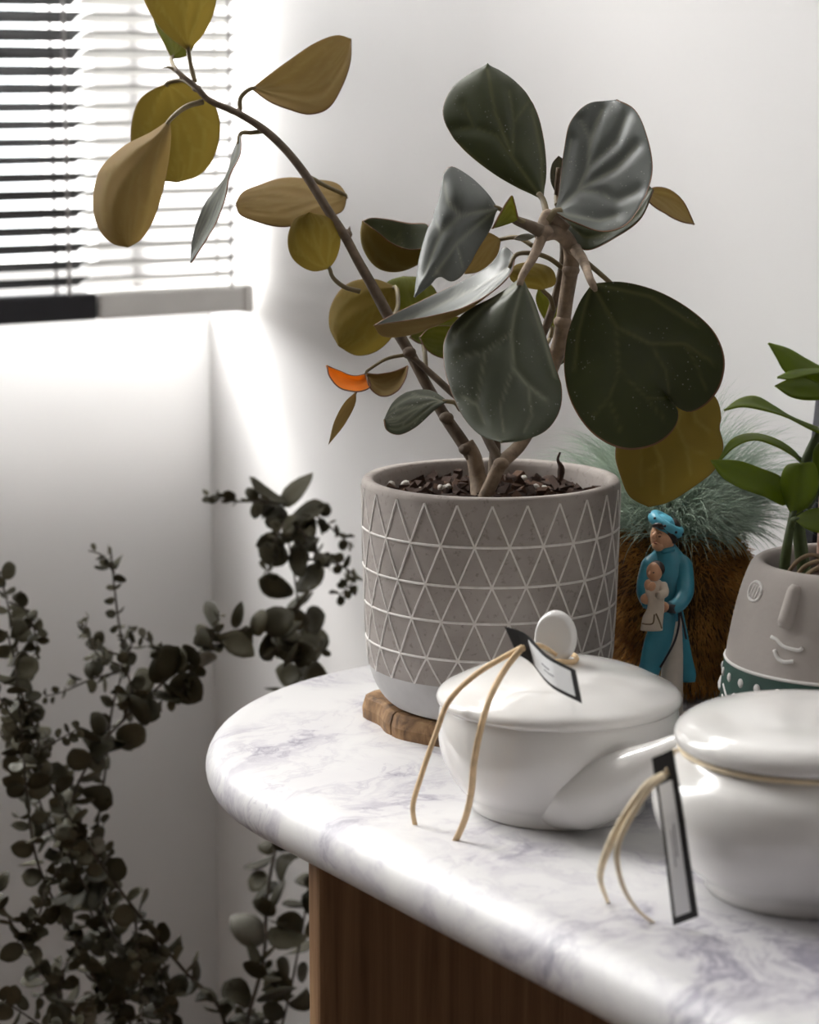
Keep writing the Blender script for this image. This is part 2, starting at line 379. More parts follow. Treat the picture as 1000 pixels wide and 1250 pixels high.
# window wall: thin sheet made translucent for the fading glow, unseen blocker added behind
WIN_W0, WIN_W1, WIN_Z0, WIN_Z1 = -0.26, 1.118, 0.925, 2.52
struct('wall_window', rbox(S_WIN - 0.004, S_WIN, W_LEFT, W_WALL, 0, WIN_Z0), M['glow_wall'])
struct('added_light_blocker', rbox(S_WIN - 0.30, S_WIN - 0.16, W_LEFT, W_WALL, 0, 0.90), M['floor'])  # added out of view so the wall's glow fades downwards
struct('trim_1', rbox(S_WIN - T, S_WIN, W_LEFT, WIN_W0, WIN_Z0, Z_CEIL), M['wall'])
struct('trim_2', rbox(S_WIN - T, S_WIN, WIN_W0, W_WALL, WIN_Z1, Z_CEIL), M['wall'])
wt = Thing('window_1', R(S_WIN - 0.17, (WIN_W0 + WIN_W1) / 2, WIN_Z0), None, None, kind='structure')
s0, s1 = S_WIN - 0.195, S_WIN - 0.155
part('window_frame', rbox(s0, s1, WIN_W0, WIN_W1, WIN_Z0, WIN_Z0 + 0.04), M['white'], wt, smooth=False)
part('window_frame', rbox(s0, s1, WIN_W0, WIN_W1, WIN_Z1 - 0.04, WIN_Z1), M['white'], wt, smooth=False)
edges = np.linspace(WIN_W0, WIN_W1, 4)
for k, e in enumerate(edges):
    a = e if k == 0 else (e - 0.04 if k == 3 else e - 0.02)
    part('window_frame', rbox(s0, s1, a, a + 0.04, WIN_Z0 + 0.04, WIN_Z1 - 0.04), M['white'], wt, smooth=False)
for k in range(3):
    part('pane', rbox(s0 + 0.017, s0 + 0.023, edges[k] + 0.03, edges[k + 1] - 0.03, WIN_Z0 + 0.03, WIN_Z1 - 0.03), M['glass'], wt, smooth=False)

# ------------------------------------------------------------------ blinds
S_BL = S_WIN + 0.095
def blind(name, w0, w1, rw0, rw1, mat, railmat, label, ladders, rail_z, seed):
    r_ = np.random.default_rng(seed)
    t = Thing(name, R(S_BL, (w0 + w1) / 2, rail_z), label, 'blind')
    zt = 1.80; pitch = 0.0157
    rb = part('bottom_rail', rbox(S_BL - 0.016, S_BL + 0.016, rw0, rw1, rail_z, rail_z + 0.0245), railmat, t, smooth=False); bevel(rb, 0.003)
    if name.startswith('light'):
        ec = part('end_cap', rbox(S_BL - 0.018, S_BL + 0.018, rw1 - 0.009, rw1 + 0.003, rail_z - 0.0015, rail_z + 0.026), railmat, t, parent=rb, smooth=False); bevel(ec, 0.003)
    hr = part('head_rail', rbox(S_BL - 0.02, S_BL + 0.02, w0, w1, zt, zt + 0.04), railmat, t, smooth=False); bevel(hr, 0.003)
    k = 0; z = rail_z + 0.036
    while z < zt - 0.005:
        tilt = math.radians((12 if name.startswith('light') else 17) + 3.5 * math.sin(k * 0.55) + r_.normal() * 1.0); hw = 0.0125
        V = []
        for w in (w0, w1):
            for q in range(5):
                x = -hw + 2 * hw * q / 4; sag = 0.0011 * (1 - (x / hw) ** 2)
                V.append(R(S_BL + x * math.cos(tilt), w, z + x * math.sin(tilt) + sag))
            for q in range(5):
                x = hw - 2 * hw * q / 4; sag = 0.0011 * (1 - (x / hw) ** 2) - 0.0022
                V.append(R(S_BL + x * math.cos(tilt), w, z + x * math.sin(tilt) + sag))
        Fc = [(i, (i + 1) % 10, 10 + (i + 1) % 10, 10 + i) for i in range(10)] + [tuple(range(10))[::-1], tuple(range(10, 20))]
        part('slat', (V, Fc), mat, t, smooth=False)
        z += pitch + r_.normal() * 0.0003; k += 1
    for lw in ladders:
        for ds in (-0.0145, 0.0145):
            part('ladder_cord', rbox(S_BL + ds - 0.0008, S_BL + ds + 0.0008, lw - 0.0015, lw + 0.0015, rail_z + 0.02, zt), M['cord_grey'], t, smooth=False)
def w_at(u, v): p = on_s(u, v, S_BL); return p[:2] @ NV
rz = on_s(200, 384, S_BL)[2]
wk0 = w_at(99, 200)
blind('light_grey_blind', wk0 + 0.004, w_at(287, 200), w_at(113, 375), w_at(297, 370), M['grey_slat'], M['grey_blind'],
      'light grey slatted window blind beside the black blind', [w_at(272, 200)], rz, 3)
blind('black_blind', wk0 - 0.60, wk0, wk0 - 0.61, w_at(111, 375), M['black_blind'], M['black_rail'],
      'black slatted window blind with thick black bottom rail', [w_at(73, 200), wk0 - 0.5], rz, 3)

# ------------------------------------------------------------------ console table
S0, W0, RT, TT = -1.195, 0.878, 0.23, 0.036
SF = 0.55                                   # other rounded end, behind the camera side
tb = Thing('console_table', R(S0, W0, 0), 'console table with rounded white marble top on dark oak panel legs', 'table')
out = []
for k in range(49): th = math.pi / 2 + math.pi * k / 48; out.append((S0 + math.cos(th), math.sin(th), 0))
ring = []
for k in range(49):
    th = math.pi / 2 + math.pi * k / 48; ring.append((S0, W0, math.cos(th), math.sin(th)))
for k in range(49):
    th = -math.pi / 2 + math.pi * k / 48; ring.append((SF, W0, math.cos(th), math.sin(th)))
prof = []
hr = TT / 2
for k in range(17):
    th = math.pi / 2 - math.pi * k / 16
    prof.append((RT - hr * 1.0 + hr * 1.0 * math.cos(th), TABLE_Z - hr + hr * math.sin(th)))
V = []; n = len(ring)
for r, z in prof:
    for (cs, cw, a, b_) in ring: V.append(R(cs + r * a, cw + r * b_, z))
Fc = [(i*n+k, (i+1)*n+k, (i+1)*n+(k+1) % n, i*n+(k+1) % n) for i in range(len(prof)-1) for k in range(n)]
Fc += [tuple(range(n)), tuple((len(prof)-1)*n + k for k in range(n))[::-1]]
tt = part('tabletop', (V, Fc), M['marble'], tb)
tt.data.polygons[len(Fc)-1].use_smooth = False; tt.data.polygons[len(Fc)-2].use_smooth = False
pe = on_z(391, 1054, TABLE_Z - TT); se, we = pe[:2] @ TV, pe[:2] @ NV
for s_ in (se, 0.25):
    lg = part('leg_panel', rbox(s_ - 0.016, s_, we, we + 0.40, 0.0, TABLE_Z - TT), M['oak'], tb, smooth=False); bevel(lg, 0.004, 3)

# ------------------------------------------------------------------ coaster
PC = np.array([0.0500, 1.494])               # centre of the big pot
CT = 0.0145
cs = Thing('wooden_coaster', (PC[0], PC[1], TABLE_Z), 'rough cut brown wooden coaster under the big grey pot', 'coaster')
def coaster_r(a):
    d = math.degrees(a) % 360
    return 0.0695 + 0.009 * math.exp(-((d - 172) / 14) ** 2) + 0.0015 * math.sin(a * 5 + 1) + 0.001 * math.sin(a * 9)
cuts = [math.radians(d) for d in (160, 211, 262, 310, 2 + 360, 55 + 360, 108 + 360, 160 + 360)]
for k in range(7):
    a0, a1 = cuts[k] + 0.012, cuts[k + 1] - 0.012; V = []; Fc = []
    aa = np.linspace(a0, a1, 12)
    for a in aa:
        r = coaster_r(a) * (1 - 0.018 * (abs((a - a0) / (a1 - a0) - 0.5) * 2) ** 6)
        for (rr, z) in ((0.012, 0), (r + 0.0015, 0.0), (r + 0.002, CT * 0.45), (r, CT - 0.0015), (r - 0.0025, CT), (0.012, CT)):
            V.append((PC[0] + rr * math.cos(a), PC[1] + 0.008 + rr * math.sin(a), TABLE_Z + z))
    for i in range(11):
        for q in range(6): Fc.append((i*6+q, (i+1)*6+q, (i+1)*6+(q+1) % 6, i*6+(q+1) % 6))
    Fc += [tuple(range(6)), tuple(66 + q for q in range(6))[::-1]]
    part('wood_segment', (V, Fc), M['olive_wood'], cs, smooth=False)

# ------------------------------------------------------------------ big pot with the ficus
PZ = TABLE_Z + CT
plant = Thing('potted_plant', (PC[0], PC[1], PZ), 'rubber fig plant with broad leaves in grey concrete pot with triangle pattern', 'potted plant')
PH = 0.1418
outer = [(0.0, 0.0), (0.050, 0.0), (0.060, 0.001), (0.0655, 0.005), (0.0705, 0.012), (0.0735, 0.019), (0.0752, 0.026)]
body = [(0.0752, 0.026), (0.0765, 0.034), (0.0778, 0.06), (0.0790, 0.10), (0.0797, PH - 0.004), (0.0793, PH - 0.0015), (0.0782, PH), (0.0735, PH), (0.0722, PH - 0.001), (0.0712, PH - 0.004), (0.070, PH - 0.03), (0.069, PH - 0.05), (0.0, PH - 0.05)]
c0 = (PC[0], PC[1], PZ)
pot = part('pot', lathe(body, c0, 96), M['concrete'], plant)
part('pot_foot', lathe(smooth_prof(outer, 30), c0, 96), M['foot'], plant, parent=pot)
def pot_r(z): return np.interp(z, [q[1] for q in body[:5]], [q[0] for q in body[:5]])
levels = [0.1375, 0.1125, 0.0885, 0.0665, 0.0432, 0.0260]
NT = 24; parts_ = []
def on_pot(a, z, off=0.0): r = pot_r(z) + off; return (PC[0] + r * math.cos(a), PC[1] + r * math.sin(a), PZ + z)
def strip(a0, z0, a1, z1, hw, nseg):
    V = []; Fc = []
    for i in range(nseg + 1):
        f = i / nseg; a = a0 + (a1 - a0) * f; z = z0 + (z1 - z0) * f
        da, dz = (a1 - a0) * 0.078, (z1 - z0); L = math.hypot(da, dz); na, nz = -dz / L * hw / 0.078, da / L * hw
        for (m_, off) in ((-1.3, -0.0006), (-0.6, 0.0006), (0.6, 0.0006), (1.3, -0.0006)): V.append(on_pot(a + na * m_, z + nz * m_, off))
    for i in range(nseg):
        for q in range(3): Fc.append((i*4+q, (i+1)*4+q, (i+1)*4+q+1, i*4+q+1))
    return np.array(V), Fc
step = 2 * math.pi / NT; A0 = -math.pi / 2 - 0.02
for l in range(5):
    off = 0 if l % 2 == 0 else 0.5
    for k in range(NT):
        a = A0 + (k + off) * step
        for d in (-0.5, 0.5): parts_.append(strip(a, levels[l], a + d * step, levels[l + 1], 0.00062, 4))
for l in range(1, 5): parts_.append(strip(A0, levels[l], A0 + 2 * math.pi, levels[l], 0.00082, 120))
rl = part('triangle_relief', merge(*parts_), M['relief'], plant, parent=pot); rl['label'] = 'white raised triangle lines around the pot'
SZ = PZ + PH - 0.0135
sp_ = [(0.0, 0.004), (0.02, 0.004), (0.045, 0.0025), (0.0712, 0.0), (0.0712, -0.01), (0.0, -0.01)]
soil = part('soil', lathe(smooth_prof(sp_[:4], 14) + sp_[4:], (PC[0], PC[1], SZ), 48), M['soil'], plant)
def chunk(r_):
    v = []
    for x in (-1, 1):
        for y in (-1, 1):
            for z in (-1, 1): v.append(np.array([x, y, z]) * (0.6 + 0.5 * r_.random(3)))
    return mesh_data('bark_chip', v, [(0,1,3,2),(4,6,7,5),(0,4,5,1),(2,3,7,6),(0,2,6,4),(1,5,7,3)], False)
chips = []
for k in range(6):
    me = chunk(rng); me.materials.append(M['chip1'] if k < 4 else M['chip2']); chips.append(me)
perl = []
for k in range(2):
    v, f = ellipsoid((0, 0, 0), 1, 1, 1, nu=8, nv=5); v *= (0.8 + 0.35 * rng.random((len(v), 1))); me = mesh_data('perlite', v, f); me.materials.append(M['perlite']); perl.append(me)
def scatter(name, meshes, count, size, parent, center, rad, zfun, thing, asp=(1, 0.6, 0.35), jz=0.0):
    for k in range(count):
        o = bpy.data.objects.new(name, meshes[int(rng.integers(len(meshes)))]); COL.objects.link(o); o.parent = parent
        rr = rad * math.sqrt(rng.random()); a = rng.random() * 2 * math.pi; s = size * (0.6 + 0.9 * rng.random())
        x, y = center[0] + rr * math.cos(a), center[1] + rr * math.sin(a)
        o.location = np.array([x, y, zfun(rr) + jz * rng.random()]) - thing.loc
        o.rotation_euler = (rng.normal() * 0.5, rng.normal() * 0.5, rng.random() * 6.3); o.scale = (s * asp[0], s * asp[1], s * asp[2])
scatter('bark_chip', chips, 285, 0.0048, soil, PC, 0.067, lambda r: SZ + 0.003 - r * 0.04, plant, jz=0.004)
scatter('perlite_grain', perl, 24, 0.0020, soil, PC, 0.066, lambda r: SZ + 0.006 - r * 0.04, plant, asp=(1, 0.9, 0.8), jz=0.002)
part('dry_shoot', tube([P(684, 586, 1.53), P(685, 570, 1.53), P(681, 561, 1.53), P(684, 552, 1.53)], [0.0018, 0.0024, 0.0010, 0.0006], 6, 12), M['chip1'], plant, parent=soil)

def px(pts, D0, D1=None):
    D1 = D0 if D1 is None else D1; n = len(pts)
    return [P(u, v, D0 + (D1 - D0) * i / max(1, n - 1)) for i, (u, v) in enumerate(pts)]
def px3(pts): return [P(*q) for q in pts]
base_pt = P(587, 612, 1.500)
# trunk and branches
part('trunk', tube([base_pt] + px([(584, 585), (578, 556), (570, 540)], 1.505), [0.0062, 0.0055, 0.0050, 0.0042], 12, 20), M['bark_light'], plant)
part('branch', tube(px([(578, 560), (560, 533), (543, 508), (520, 468), (500, 430), (478, 393), (455, 350), (437, 318), (422, 290), (400, 256), (372, 212), (348, 182), (322, 158), (290, 138), (255, 122), (237, 104), (222, 92), (213, 84)], 1.505, 1.545),
     [0.0042, 0.0040, 0.0036, 0.0034, 0.0034, 0.0036, 0.0036, 0.0032, 0.0030, 0.0030, 0.0028, 0.0028, 0.0026, 0.0026, 0.0024, 0.0022, 0.0018, 0.0014], 10, 90), M['bark'], plant)
br2 = part('branch', tube([P(590, 612, 1.492)] + px3([(600, 590, 1.49), (612, 566, 1.49), (635, 543, 1.50), (655, 505, 1.50), (670, 455, 1.50), (682, 425, 1.49), (687, 395, 1.485), (692, 360, 1.48), (697, 328, 1.475), (698, 306, 1.47), (690, 290, 1.465), (678, 283, 1.46), (662, 285, 1.455)]),
     [0.0044, 0.0042, 0.0042, 0.0040, 0.0042, 0.0046, 0.0050, 0.0050, 0.0046, 0.0044, 0.0046, 0.0050, 0.0048, 0.0050], 12, 70), M['bark_light'], plant)
part('branch', tube([P(600, 605, 1.53)] + px([(604, 560), (606, 520), (640, 450), (668, 395), (680, 355), (688, 310), (683, 262), (680, 235), (682, 205)], 1.535, 1.50), [0.004, 0.0038, 0.0035, 0.0030, 0.0028, 0.0026, 0.0024, 0.002, 0.0016], 9, 60), M['bark'], plant)
part('branch', tube(px([(612, 566), (600, 545), (592, 530), (575, 500), (550, 478), (525, 455), (505, 438), (495, 434)], 1.49, 1.515), [0.0032, 0.0030, 0.0026, 0.0024, 0.0022, 0.0022, 0.002, 0.0016], 9, 40), M['bark'], plant)
part('branch', tube(px([(690, 280), (677, 268), (668, 262), (660, 285)], 1.462, 1.452), [0.004, 0.0036, 0.0034, 0.0042], 9, 20), M['bark_light'], plant)
part('branch', tube(px([(660, 282), (645, 275), (630, 269), (618, 262)], 1.45, 1.44), [0.0042, 0.0034, 0.0028, 0.0016], 9, 18), M['bark'], plant)
for (u, v, D, r) in [(422, 286, 1.53, 0.0042), (478, 393, 1.51, 0.0044), (545, 510, 1.505, 0.0046), (500, 430, 1.51, 0.0042), (290, 137, 1.54, 0.0032), (240, 108, 1.543, 0.003), (697, 330, 1.474, 0.0054), (687, 393, 1.484, 0.0056), (612, 566, 1.489, 0.005), (664, 283, 1.453, 0.0058), (701, 304, 1.467, 0.0048), (570, 548, 1.505, 0.0052)]:
    part('node_ring', ellipsoid(P(u, v, D), r, r, r * 0.8, nu=12, nv=8), M['bark'] if u < 600 else M['bark_light'], plant)
part('bud', tube(px([(422, 288), (426, 282), (427, 276)], 1.53), [0.0022, 0.0014, 0.0002], 7, 8), M['bark'], plant)
part('bud', tube(px([(218, 88), (206, 82), (199, 83)], 1.545), [0.0016, 0.001, 0.0002], 7, 8), M['petiole'], plant)

VEINS = [[(0, 0), (0.5, 0.02), (0.97, 0)],
         [(0.01, 0), (0.28, 0.42), (0.55, 0.66), (0.82, 0.70)], [(0.01, 0), (0.26, -0.42), (0.52, -0.66), (0.80, -0.70)],
         [(0.30, 0), (0.50, 0.24), (0.62, 0.38), (0.80, 0.40)], [(0.40, 0), (0.58, -0.28), (0.70, -0.40), (0.86, -0.42)],
         [(0.58, 0), (0.74, 0.20), (0.90, 0.22)], [(0.66, 0), (0.82, -0.20)],
         [(0.40, 0.52), (0.50, 0.80)], [(0.38, -0.54), (0.48, -0.82)], [(0.62, 0.38), (0.66, 0.64)], [(0.70, -0.40), (0.72, -0.64)]]
def leaf(base, tip, A, B, Db, Dt, face, dA=0.0, dB=0.0, bend=0.0, Mr=None, dM=0.0, front=None, back=None, thing=None, nu=40, nv=26, pet=None, pet_r=(0.0016, 0.0013), relief=0.0011, veins=VEINS, name='leaf', pmat=None, vk=0.8, rim=True, lines=None):
    """leaf blade between two edges (A, B) and an optional middle line; D are distances from the lens plane"""
    thing = thing or plant
    a = arcs([base] + A + [tip], nu); b_ = arcs([base] + B + [tip], nu)
    m_ = (a + b_) / 2 if Mr is None else arcs([base] + Mr + [tip], nu)
    u = np.linspace(0, 1, nu); sh = np.sin(np.pi * np.clip(u, 0, 1)) ** 0.6
    dm = Db + (Dt - Db) * u + bend * np.sin(np.pi * u)
    da = dm + dA * sh; db = dm + dB * sh; dm = dm + dM * sh
    G = np.zeros((nu, nv, 3)); PX = np.zeros((nu, nv, 2)); vv = np.r_[-1, np.linspace(-0.984, 0.984, nv - 2), 1]
    for i in range(nu):
        for j, v in enumerate(vv):
            la, lm, lb = v * (v - 1) / 2, 1 - v * v, v * (v + 1) / 2
            q = a[i] * la + m_[i] * lm + b_[i] * lb; D = da[i] * la + dm[i] * lm + db[i] * lb
            G[i, j] = P(q[0], q[1], D); PX[i, j] = q
    vein = np.zeros((nu, nv)); wide = np.zeros((nu, nv))
    UU = u[:, None] * np.ones(nv); size = np.linalg.norm(G[-1, nv // 2] - G[0, nv // 2]); wid = np.linalg.norm(G[nu // 2, 0] - G[nu // 2, -1])
    for vi, pl in enumerate(veins if lines is None else lines):
        for (u0, v0), (u1, v1) in zip(pl[:-1], pl[1:]):
            if lines is None:
                X = np.stack([UU * size, np.ones((nu, 1)) * vv * wid / 2], -1)
                p0 = np.array([u0 * size, v0 * wid / 2]); p1 = np.array([u1 * size, v1 * wid / 2])
            else:                                            # measured vein courses of this one leaf
                X = PX * (Db / F); p0 = np.array([u0, v0]) * (Db / F); p1 = np.array([u1, v1]) * (Db / F)
            d = p1 - p0
            t = np.clip(((X - p0) @ d) / (d @ d + 1e-12), 0, 1); dist = np.linalg.norm(X - p0 - t[..., None] * d, axis=-1)
            wv = 0.0011 if vi < 3 else 0.0008
            vein = np.maximum(vein, (1.0 if vi < 3 else 0.75) * np.exp(-(dist / wv) ** 2)); wide = np.maximum(wide, np.exp(-(dist / 0.0035) ** 2))
    du = np.gradient(G, axis=0); dv = np.gradient(G, axis=1); Nn = np.cross(du, dv); Nn /= np.linalg.norm(Nn, axis=-1)[..., None] + 1e-12
    # grow normals at the collapsed ends
    Nn[0] = Nn[1]; Nn[-1] = Nn[-2]
    jt = int(nv * (0.5 if Mr is None else 0.82)); ct = G[nu // 2, jt]
    toward = np.sign(np.dot(Nn[nu // 2, jt], CAM - ct)) or 1.0
    topsign = toward if face == 'T' else -toward           # which side of the sheet is the upper leaf side
    wide = wide * np.clip((1 - UU) / (0.3 if lines is None else 0.05), 0, 1) * np.clip(UU / 0.08, 0, 1)
    G = G + Nn * (-(wide * relief * (0.55 if lines is None else 0.75)) * topsign)[..., None] + Nn * (relief * 0.25 * topsign * np.sin(UU * 7 + vv * 3))[..., None]
    th = 0.00045
    edge = np.ones((nu, nv)); edge[:, 0] = edge[:, -1] = 0.5
    L0 = G + Nn * (th * edge)[..., None]; L1 = G - Nn * (th * edge)[..., None]
    V = np.vstack([L0.reshape(-1, 3), L1.reshape(-1, 3)]) - thing.loc; n1 = nu * nv
    Fc = []; mi = []
    top_is_0 = topsign > 0
    for i in range(nu - 1):
        for j in range(nv - 1):
            k = i * nv + j; ed = j in (0, nv - 2); Fc.append((k, k + nv, k + nv + 1, k + 1)); mi.append(2 if ed else (0 if top_is_0 else 1))
            Fc.append((n1 + k, n1 + k + 1, n1 + k + nv + 1, n1 + k + nv)); mi.append(2 if ed else (1 if top_is_0 else 0))
    for i in range(nu - 1):
        for j in (0, nv - 1):
            k = i * nv + j; Fc.append((k, n1 + k, n1 + k + nv, k + nv)); mi.append(2)
    me = bpy.data.meshes.new(name); me.from_pydata(V.tolist(), [], Fc)
    for q in (front or (M['leaf_top'] if face == 'T' or Mr is not None else M['leaf_top_thin']), back or M['leaf_under'], M['rim'] if rim else (front or M['leaf_top'])): me.materials.append(q)
    me.polygons.foreach_set('material_index', mi); me.polygons.foreach_set('use_smooth', [True] * len(Fc))
    at = me.attributes.new('vein', 'FLOAT', 'POINT'); at.data.foreach_set('value', (np.r_[vein.ravel(), vein.ravel()] * vk).astype(np.float32))
    me.update()
    o = link(name, me, None, thing.o)
    if pet:
        pts = [P(*q) for q in pet] + [P(base[0], base[1], Db)]
        pts.append(P(base[0] + (m_[3][0] - base[0]), base[1] + (m_[3][1] - base[1]), Db + (Dt - Db) * 3 / nu + 0.0008))
        v, f = tube(pts, pet_r, 8, 18); part('petiole', (v, f), pmat or M['petiole'], thing, parent=o)
    return o
UT = M['leaf_under_tan']; GR = M['leaf_grey']; GN = M['leaf_green']
leaf((230,62),(213,-62),[(198,36),(178,5),(172,-25)],[(250,38),(263,6),(260,-28)],1.545,1.50,'U',dA=.008,dB=.006,pet=[(238,100,1.543),(233,80,1.545)],back=M['leaf_under'])
leaf((209,72),(222,-25),[(198,50),(188,28),(190,0)],[(228,68),(243,42),(246,8)],1.565,1.60,'U',back=GN,pet=[(222,94,1.548),(214,84,1.556)])
leaf((203,102),(216,222),[(172,120),(160,155),(163,188),(184,216)],[(236,103),(263,130),(269,160),(260,195),(243,214)],1.565,1.585,'U',dA=.008,dB=.004,bend=.004,pet=[(240,108,1.545),(222,98,1.56)])
leaf((207,147),(157,301),[(185,162),(150,180),(122,208),(113,248),(121,280),(138,297)],[(208,168),(204,205),(197,240),(186,272),(172,292)],1.53,1.515,'U',dA=.012,dB=.016,bend=-.006,back=UT,pet=[(248,124,1.541),(228,130,1.537)],pet_r=(.0019,.0014))
leaf((294,163),(233,321),[(284,186),(276,214),(252,246),(238,280),(234,300)],[(293,188),(280,214),(275,240),(264,272),(246,302)],1.53,1.50,'T',dA=.010,dB=-.012,front=GR,back=UT,pet=[(322,160,1.54),(308,162,1.535)])
leaf((307,108),(429,48),[(330,90),(352,74),(385,52),(412,43)],[(328,124),(352,134),(378,140),(400,133),(418,105),(428,75)],1.54,1.56,'U',dA=.004,dB=-.01,bend=-.005,back=UT,pet=[(293,134,1.541),(294,119,1.541)])
leaf((424,240),(288,249),[(412,225),(380,219),(345,217),(318,225),(296,235)],[(418,258),(390,267),(348,277),(312,270),(292,261)],1.565,1.535,'U',dA=.02,dB=-.014,back=UT,pet=[(374,214,1.54),(400,228,1.555)])
leaf((402,327),(378,260),[(380,330),(358,316),(351,292),(360,268)],[(411,312),(415,288),(402,266)],1.525,1.515,'U',dA=.004,dB=.008,bend=-.003,pet=[(440,356,1.52),(420,350,1.52),(406,338,1.523)],back=M['leaf_under'])
leaf((523,288),(443,270),[(522,274),(500,272),(470,267),(452,266)],[(520,300),(500,304),(478,296),(460,282)],1.54,1.53,'U',dA=.016,dB=-.012,Mr=[(518,312),(495,327),(465,326),(446,305),(441,285)],pet=[(560,330,1.53),(540,300,1.54)])
leaf((482,350),(414,422),[(455,341),(425,346),(405,370),(402,398)],[(488,385),(478,412),(458,430),(435,434)],1.56,1.55,'U',dA=.01,dB=.004,pet=[(476,395,1.512),(486,372,1.54)],back=M['leaf_under'])
leaf((512,402),(493,338),[(478,392),(463,368),(472,345)],[(532,388),(534,358),(516,340)],1.555,1.575,'U',back=GN,pet=[(520,455,1.515),(518,425,1.53)])
leaf((566,388),(500,412),[(540,384),(512,394)],[(560,402),(540,412),(515,420)],1.545,1.535,'U',back=GN,dB=-.008,pet=[(600,390,1.53),(585,384,1.54)])
leaf((572,408),(512,412),[(550,398),(525,400)],[(566,428),(545,438),(522,428)],1.525,1.525,'U',back=GN,dB=-.006,pet=[(600,430,1.52),(586,412,1.52)])
# folded grey leaf
leaf((608,254),(506,363),[(592,232),(570,212),(550,203),(541,212),(535,245),(521,285),(511,322)],[(600,278),(582,308),(568,332),(552,343),(538,338),(522,350)],1.435,1.405,'T',dA=.012,dB=.006,bend=-.008,front=GR,nu=52,nv=38,relief=.0018,pet=[(640,272,1.447),(622,262,1.44)],lines=[[(606,255),(563,263),(538,284),(517,334)],[(563,263),(546,246),(542,222)],[(604,258),(559,297),(531,336)],[(538,284),(530,270)],[(559,297),(566,325)]])
leaf((633,268),(601,279),[(629,248),(625,238),(613,256)],[(622,273),(610,277)],1.44,1.42,'U',back=GN,dA=-.006,pet=[(650,278,1.45),(642,272,1.445)])
leaf((629,312),(457,397),[(616,301),(600,322),(560,345),(515,367),(475,386)],[(624,332),(604,353),(568,374),(520,387),(475,394)],1.455,1.40,'U',dA=.030,dB=-.006,Mr=[(624,325),(602,346),(572,370),(530,394),(495,408),(466,409)],dM=.006,front=GR,pet=[(688,328,1.48),(670,315,1.475),(648,309,1.465)],back=UT)
# large hanging front leaf
leaf((637,338),(612,540),[(605,358),(568,380),(545,408),(542,440),(552,480),(568,512),(588,532)],[(652,362),(664,395),(676,435),(685,470),(683,500),(668,524),(640,537)],1.435,1.385,'T',dA=.016,dB=.014,bend=.004,front=M['leaf_mid'],pet=[(662,288,1.452),(652,312,1.446)],pet_r=(.0034,.002),relief=.0018,nu=56,nv=40,pmat=M['bark_light'],lines=[[(640,339),(628,385),(625,406),(627,448),(645,469),(668,488)],[(640,339),(664,406),(678,460)],[(638,341),(590,372),(552,412)],[(625,406),(592,429),(563,436)],[(627,448),(611,494),(615,525)],[(592,429),(586,469),(582,494),(565,484)],[(645,469),(650,505),(640,528)],[(582,494),(590,515)]])
# large dark right leaf with notched tip
leaf((723,346),(818,487),[(708,368),(692,412),(689,455),(700,497),(728,533),(765,549),(802,542),(824,522),(828,503)],[(758,344),(802,355),(846,380),(874,408),(885,440),(879,472),(862,494),(842,503),(829,498)],1.425,1.45,'T',dA=.006,dB=-.004,bend=-.006,pet=[(702,304,1.466),(712,318,1.45)],pet_r=(.0036,.0022),nu=60,nv=44,pmat=M['bark_light'],lines=[[(722,345),(752,399),(794,420),(836,420),(872,444)],[(722,346),(706,406),(701,452)],[(724,346),(794,362),(850,398)],[(752,399),(756,452),(790,486),(811,512)],[(794,420),(813,452),(817,480)],[(756,452),(743,486),(757,524)],[(836,420),(850,445),(862,475)],[(743,486),(722,512)],[(790,486),(812,486)]],Mr=[(748,386),(772,428),(793,458),(808,476)])
leaf((838,470),(793,618),[(795,488),(757,528),(751,556),(757,580),(769,606)],[(872,484),(880,510),(878,522),(883,545),(874,572),(848,594),(818,612)],1.48,1.455,'U',dA=.004,dB=.010,bend=-.006,pet=[(700,306,1.468),(760,360,1.48),(815,430,1.485)],relief=.0016,nu=52,nv=36,back=M['leaf_under'],lines=[[(838,472),(826,522),(836,545),(842,578)],[(836,474),(796,542),(808,566),(808,602)],[(842,474),(848,514),(864,528)],[(815,512),(783,548),(783,592)],[(836,545),(860,556)],[(808,566),(790,575)]])
# upper leaves
leaf((663,244),(595,78),[(632,231),(592,206),(556,172),(541,138),(552,108),(573,91)],[(668,215),(665,172),(652,128),(630,101),(611,87)],1.465,1.50,'T',dA=.008,dB=.010,bend=-.004,pet=[(668,268,1.455),(666,255,1.46)],pet_r=(.0022,.0018),relief=.0014,nu=56,nv=40,lines=[[(664,246),(626,192),(605,137),(595,84)],[(664,244),(662,188),(650,133)],[(661,244),(609,221),(561,177)],[(638,211),(605,164),(580,156),(566,128)],[(626,192),(628,148),(622,112)],[(580,156),(555,158)],[(628,148),(645,125)]])
leaf((677,259),(752,122),[(683,232),(688,185),(697,148),(718,127)],[(700,269),(735,282),(763,275),(783,250),(797,210),(791,168),(775,134)],1.455,1.485,'T',dA=.012,dB=-.018,front=GR,pet=[(667,270,1.453),(672,264,1.454)],pet_r=(.0028,.002),relief=.0020,nu=56,nv=40,lines=[[(678,257),(706,232),(718,204),(720,171),(735,133)],[(706,232),(752,204),(778,178)],[(680,259),(731,268),(752,262)],[(718,204),(752,171),(765,141)],[(706,232),(731,234),(752,244),(780,232)],[(720,171),(709,146)],[(678,255),(688,210),(697,170)]])
leaf((683,264),(798,232),[(715,250),(760,226),(785,222)],[(692,285),(714,305),(750,291),(782,268)],1.475,1.485,'T',dA=.01,dB=-.012,pet=[(690,288,1.463),(686,275,1.468)])
leaf((785,236),(848,274),[(800,228),(818,231),(834,245)],[(795,250),(815,263),(833,271)],1.52,1.53,'U',dB=-.01,back=UT,pet=[(690,262,1.49),(740,240,1.51)])
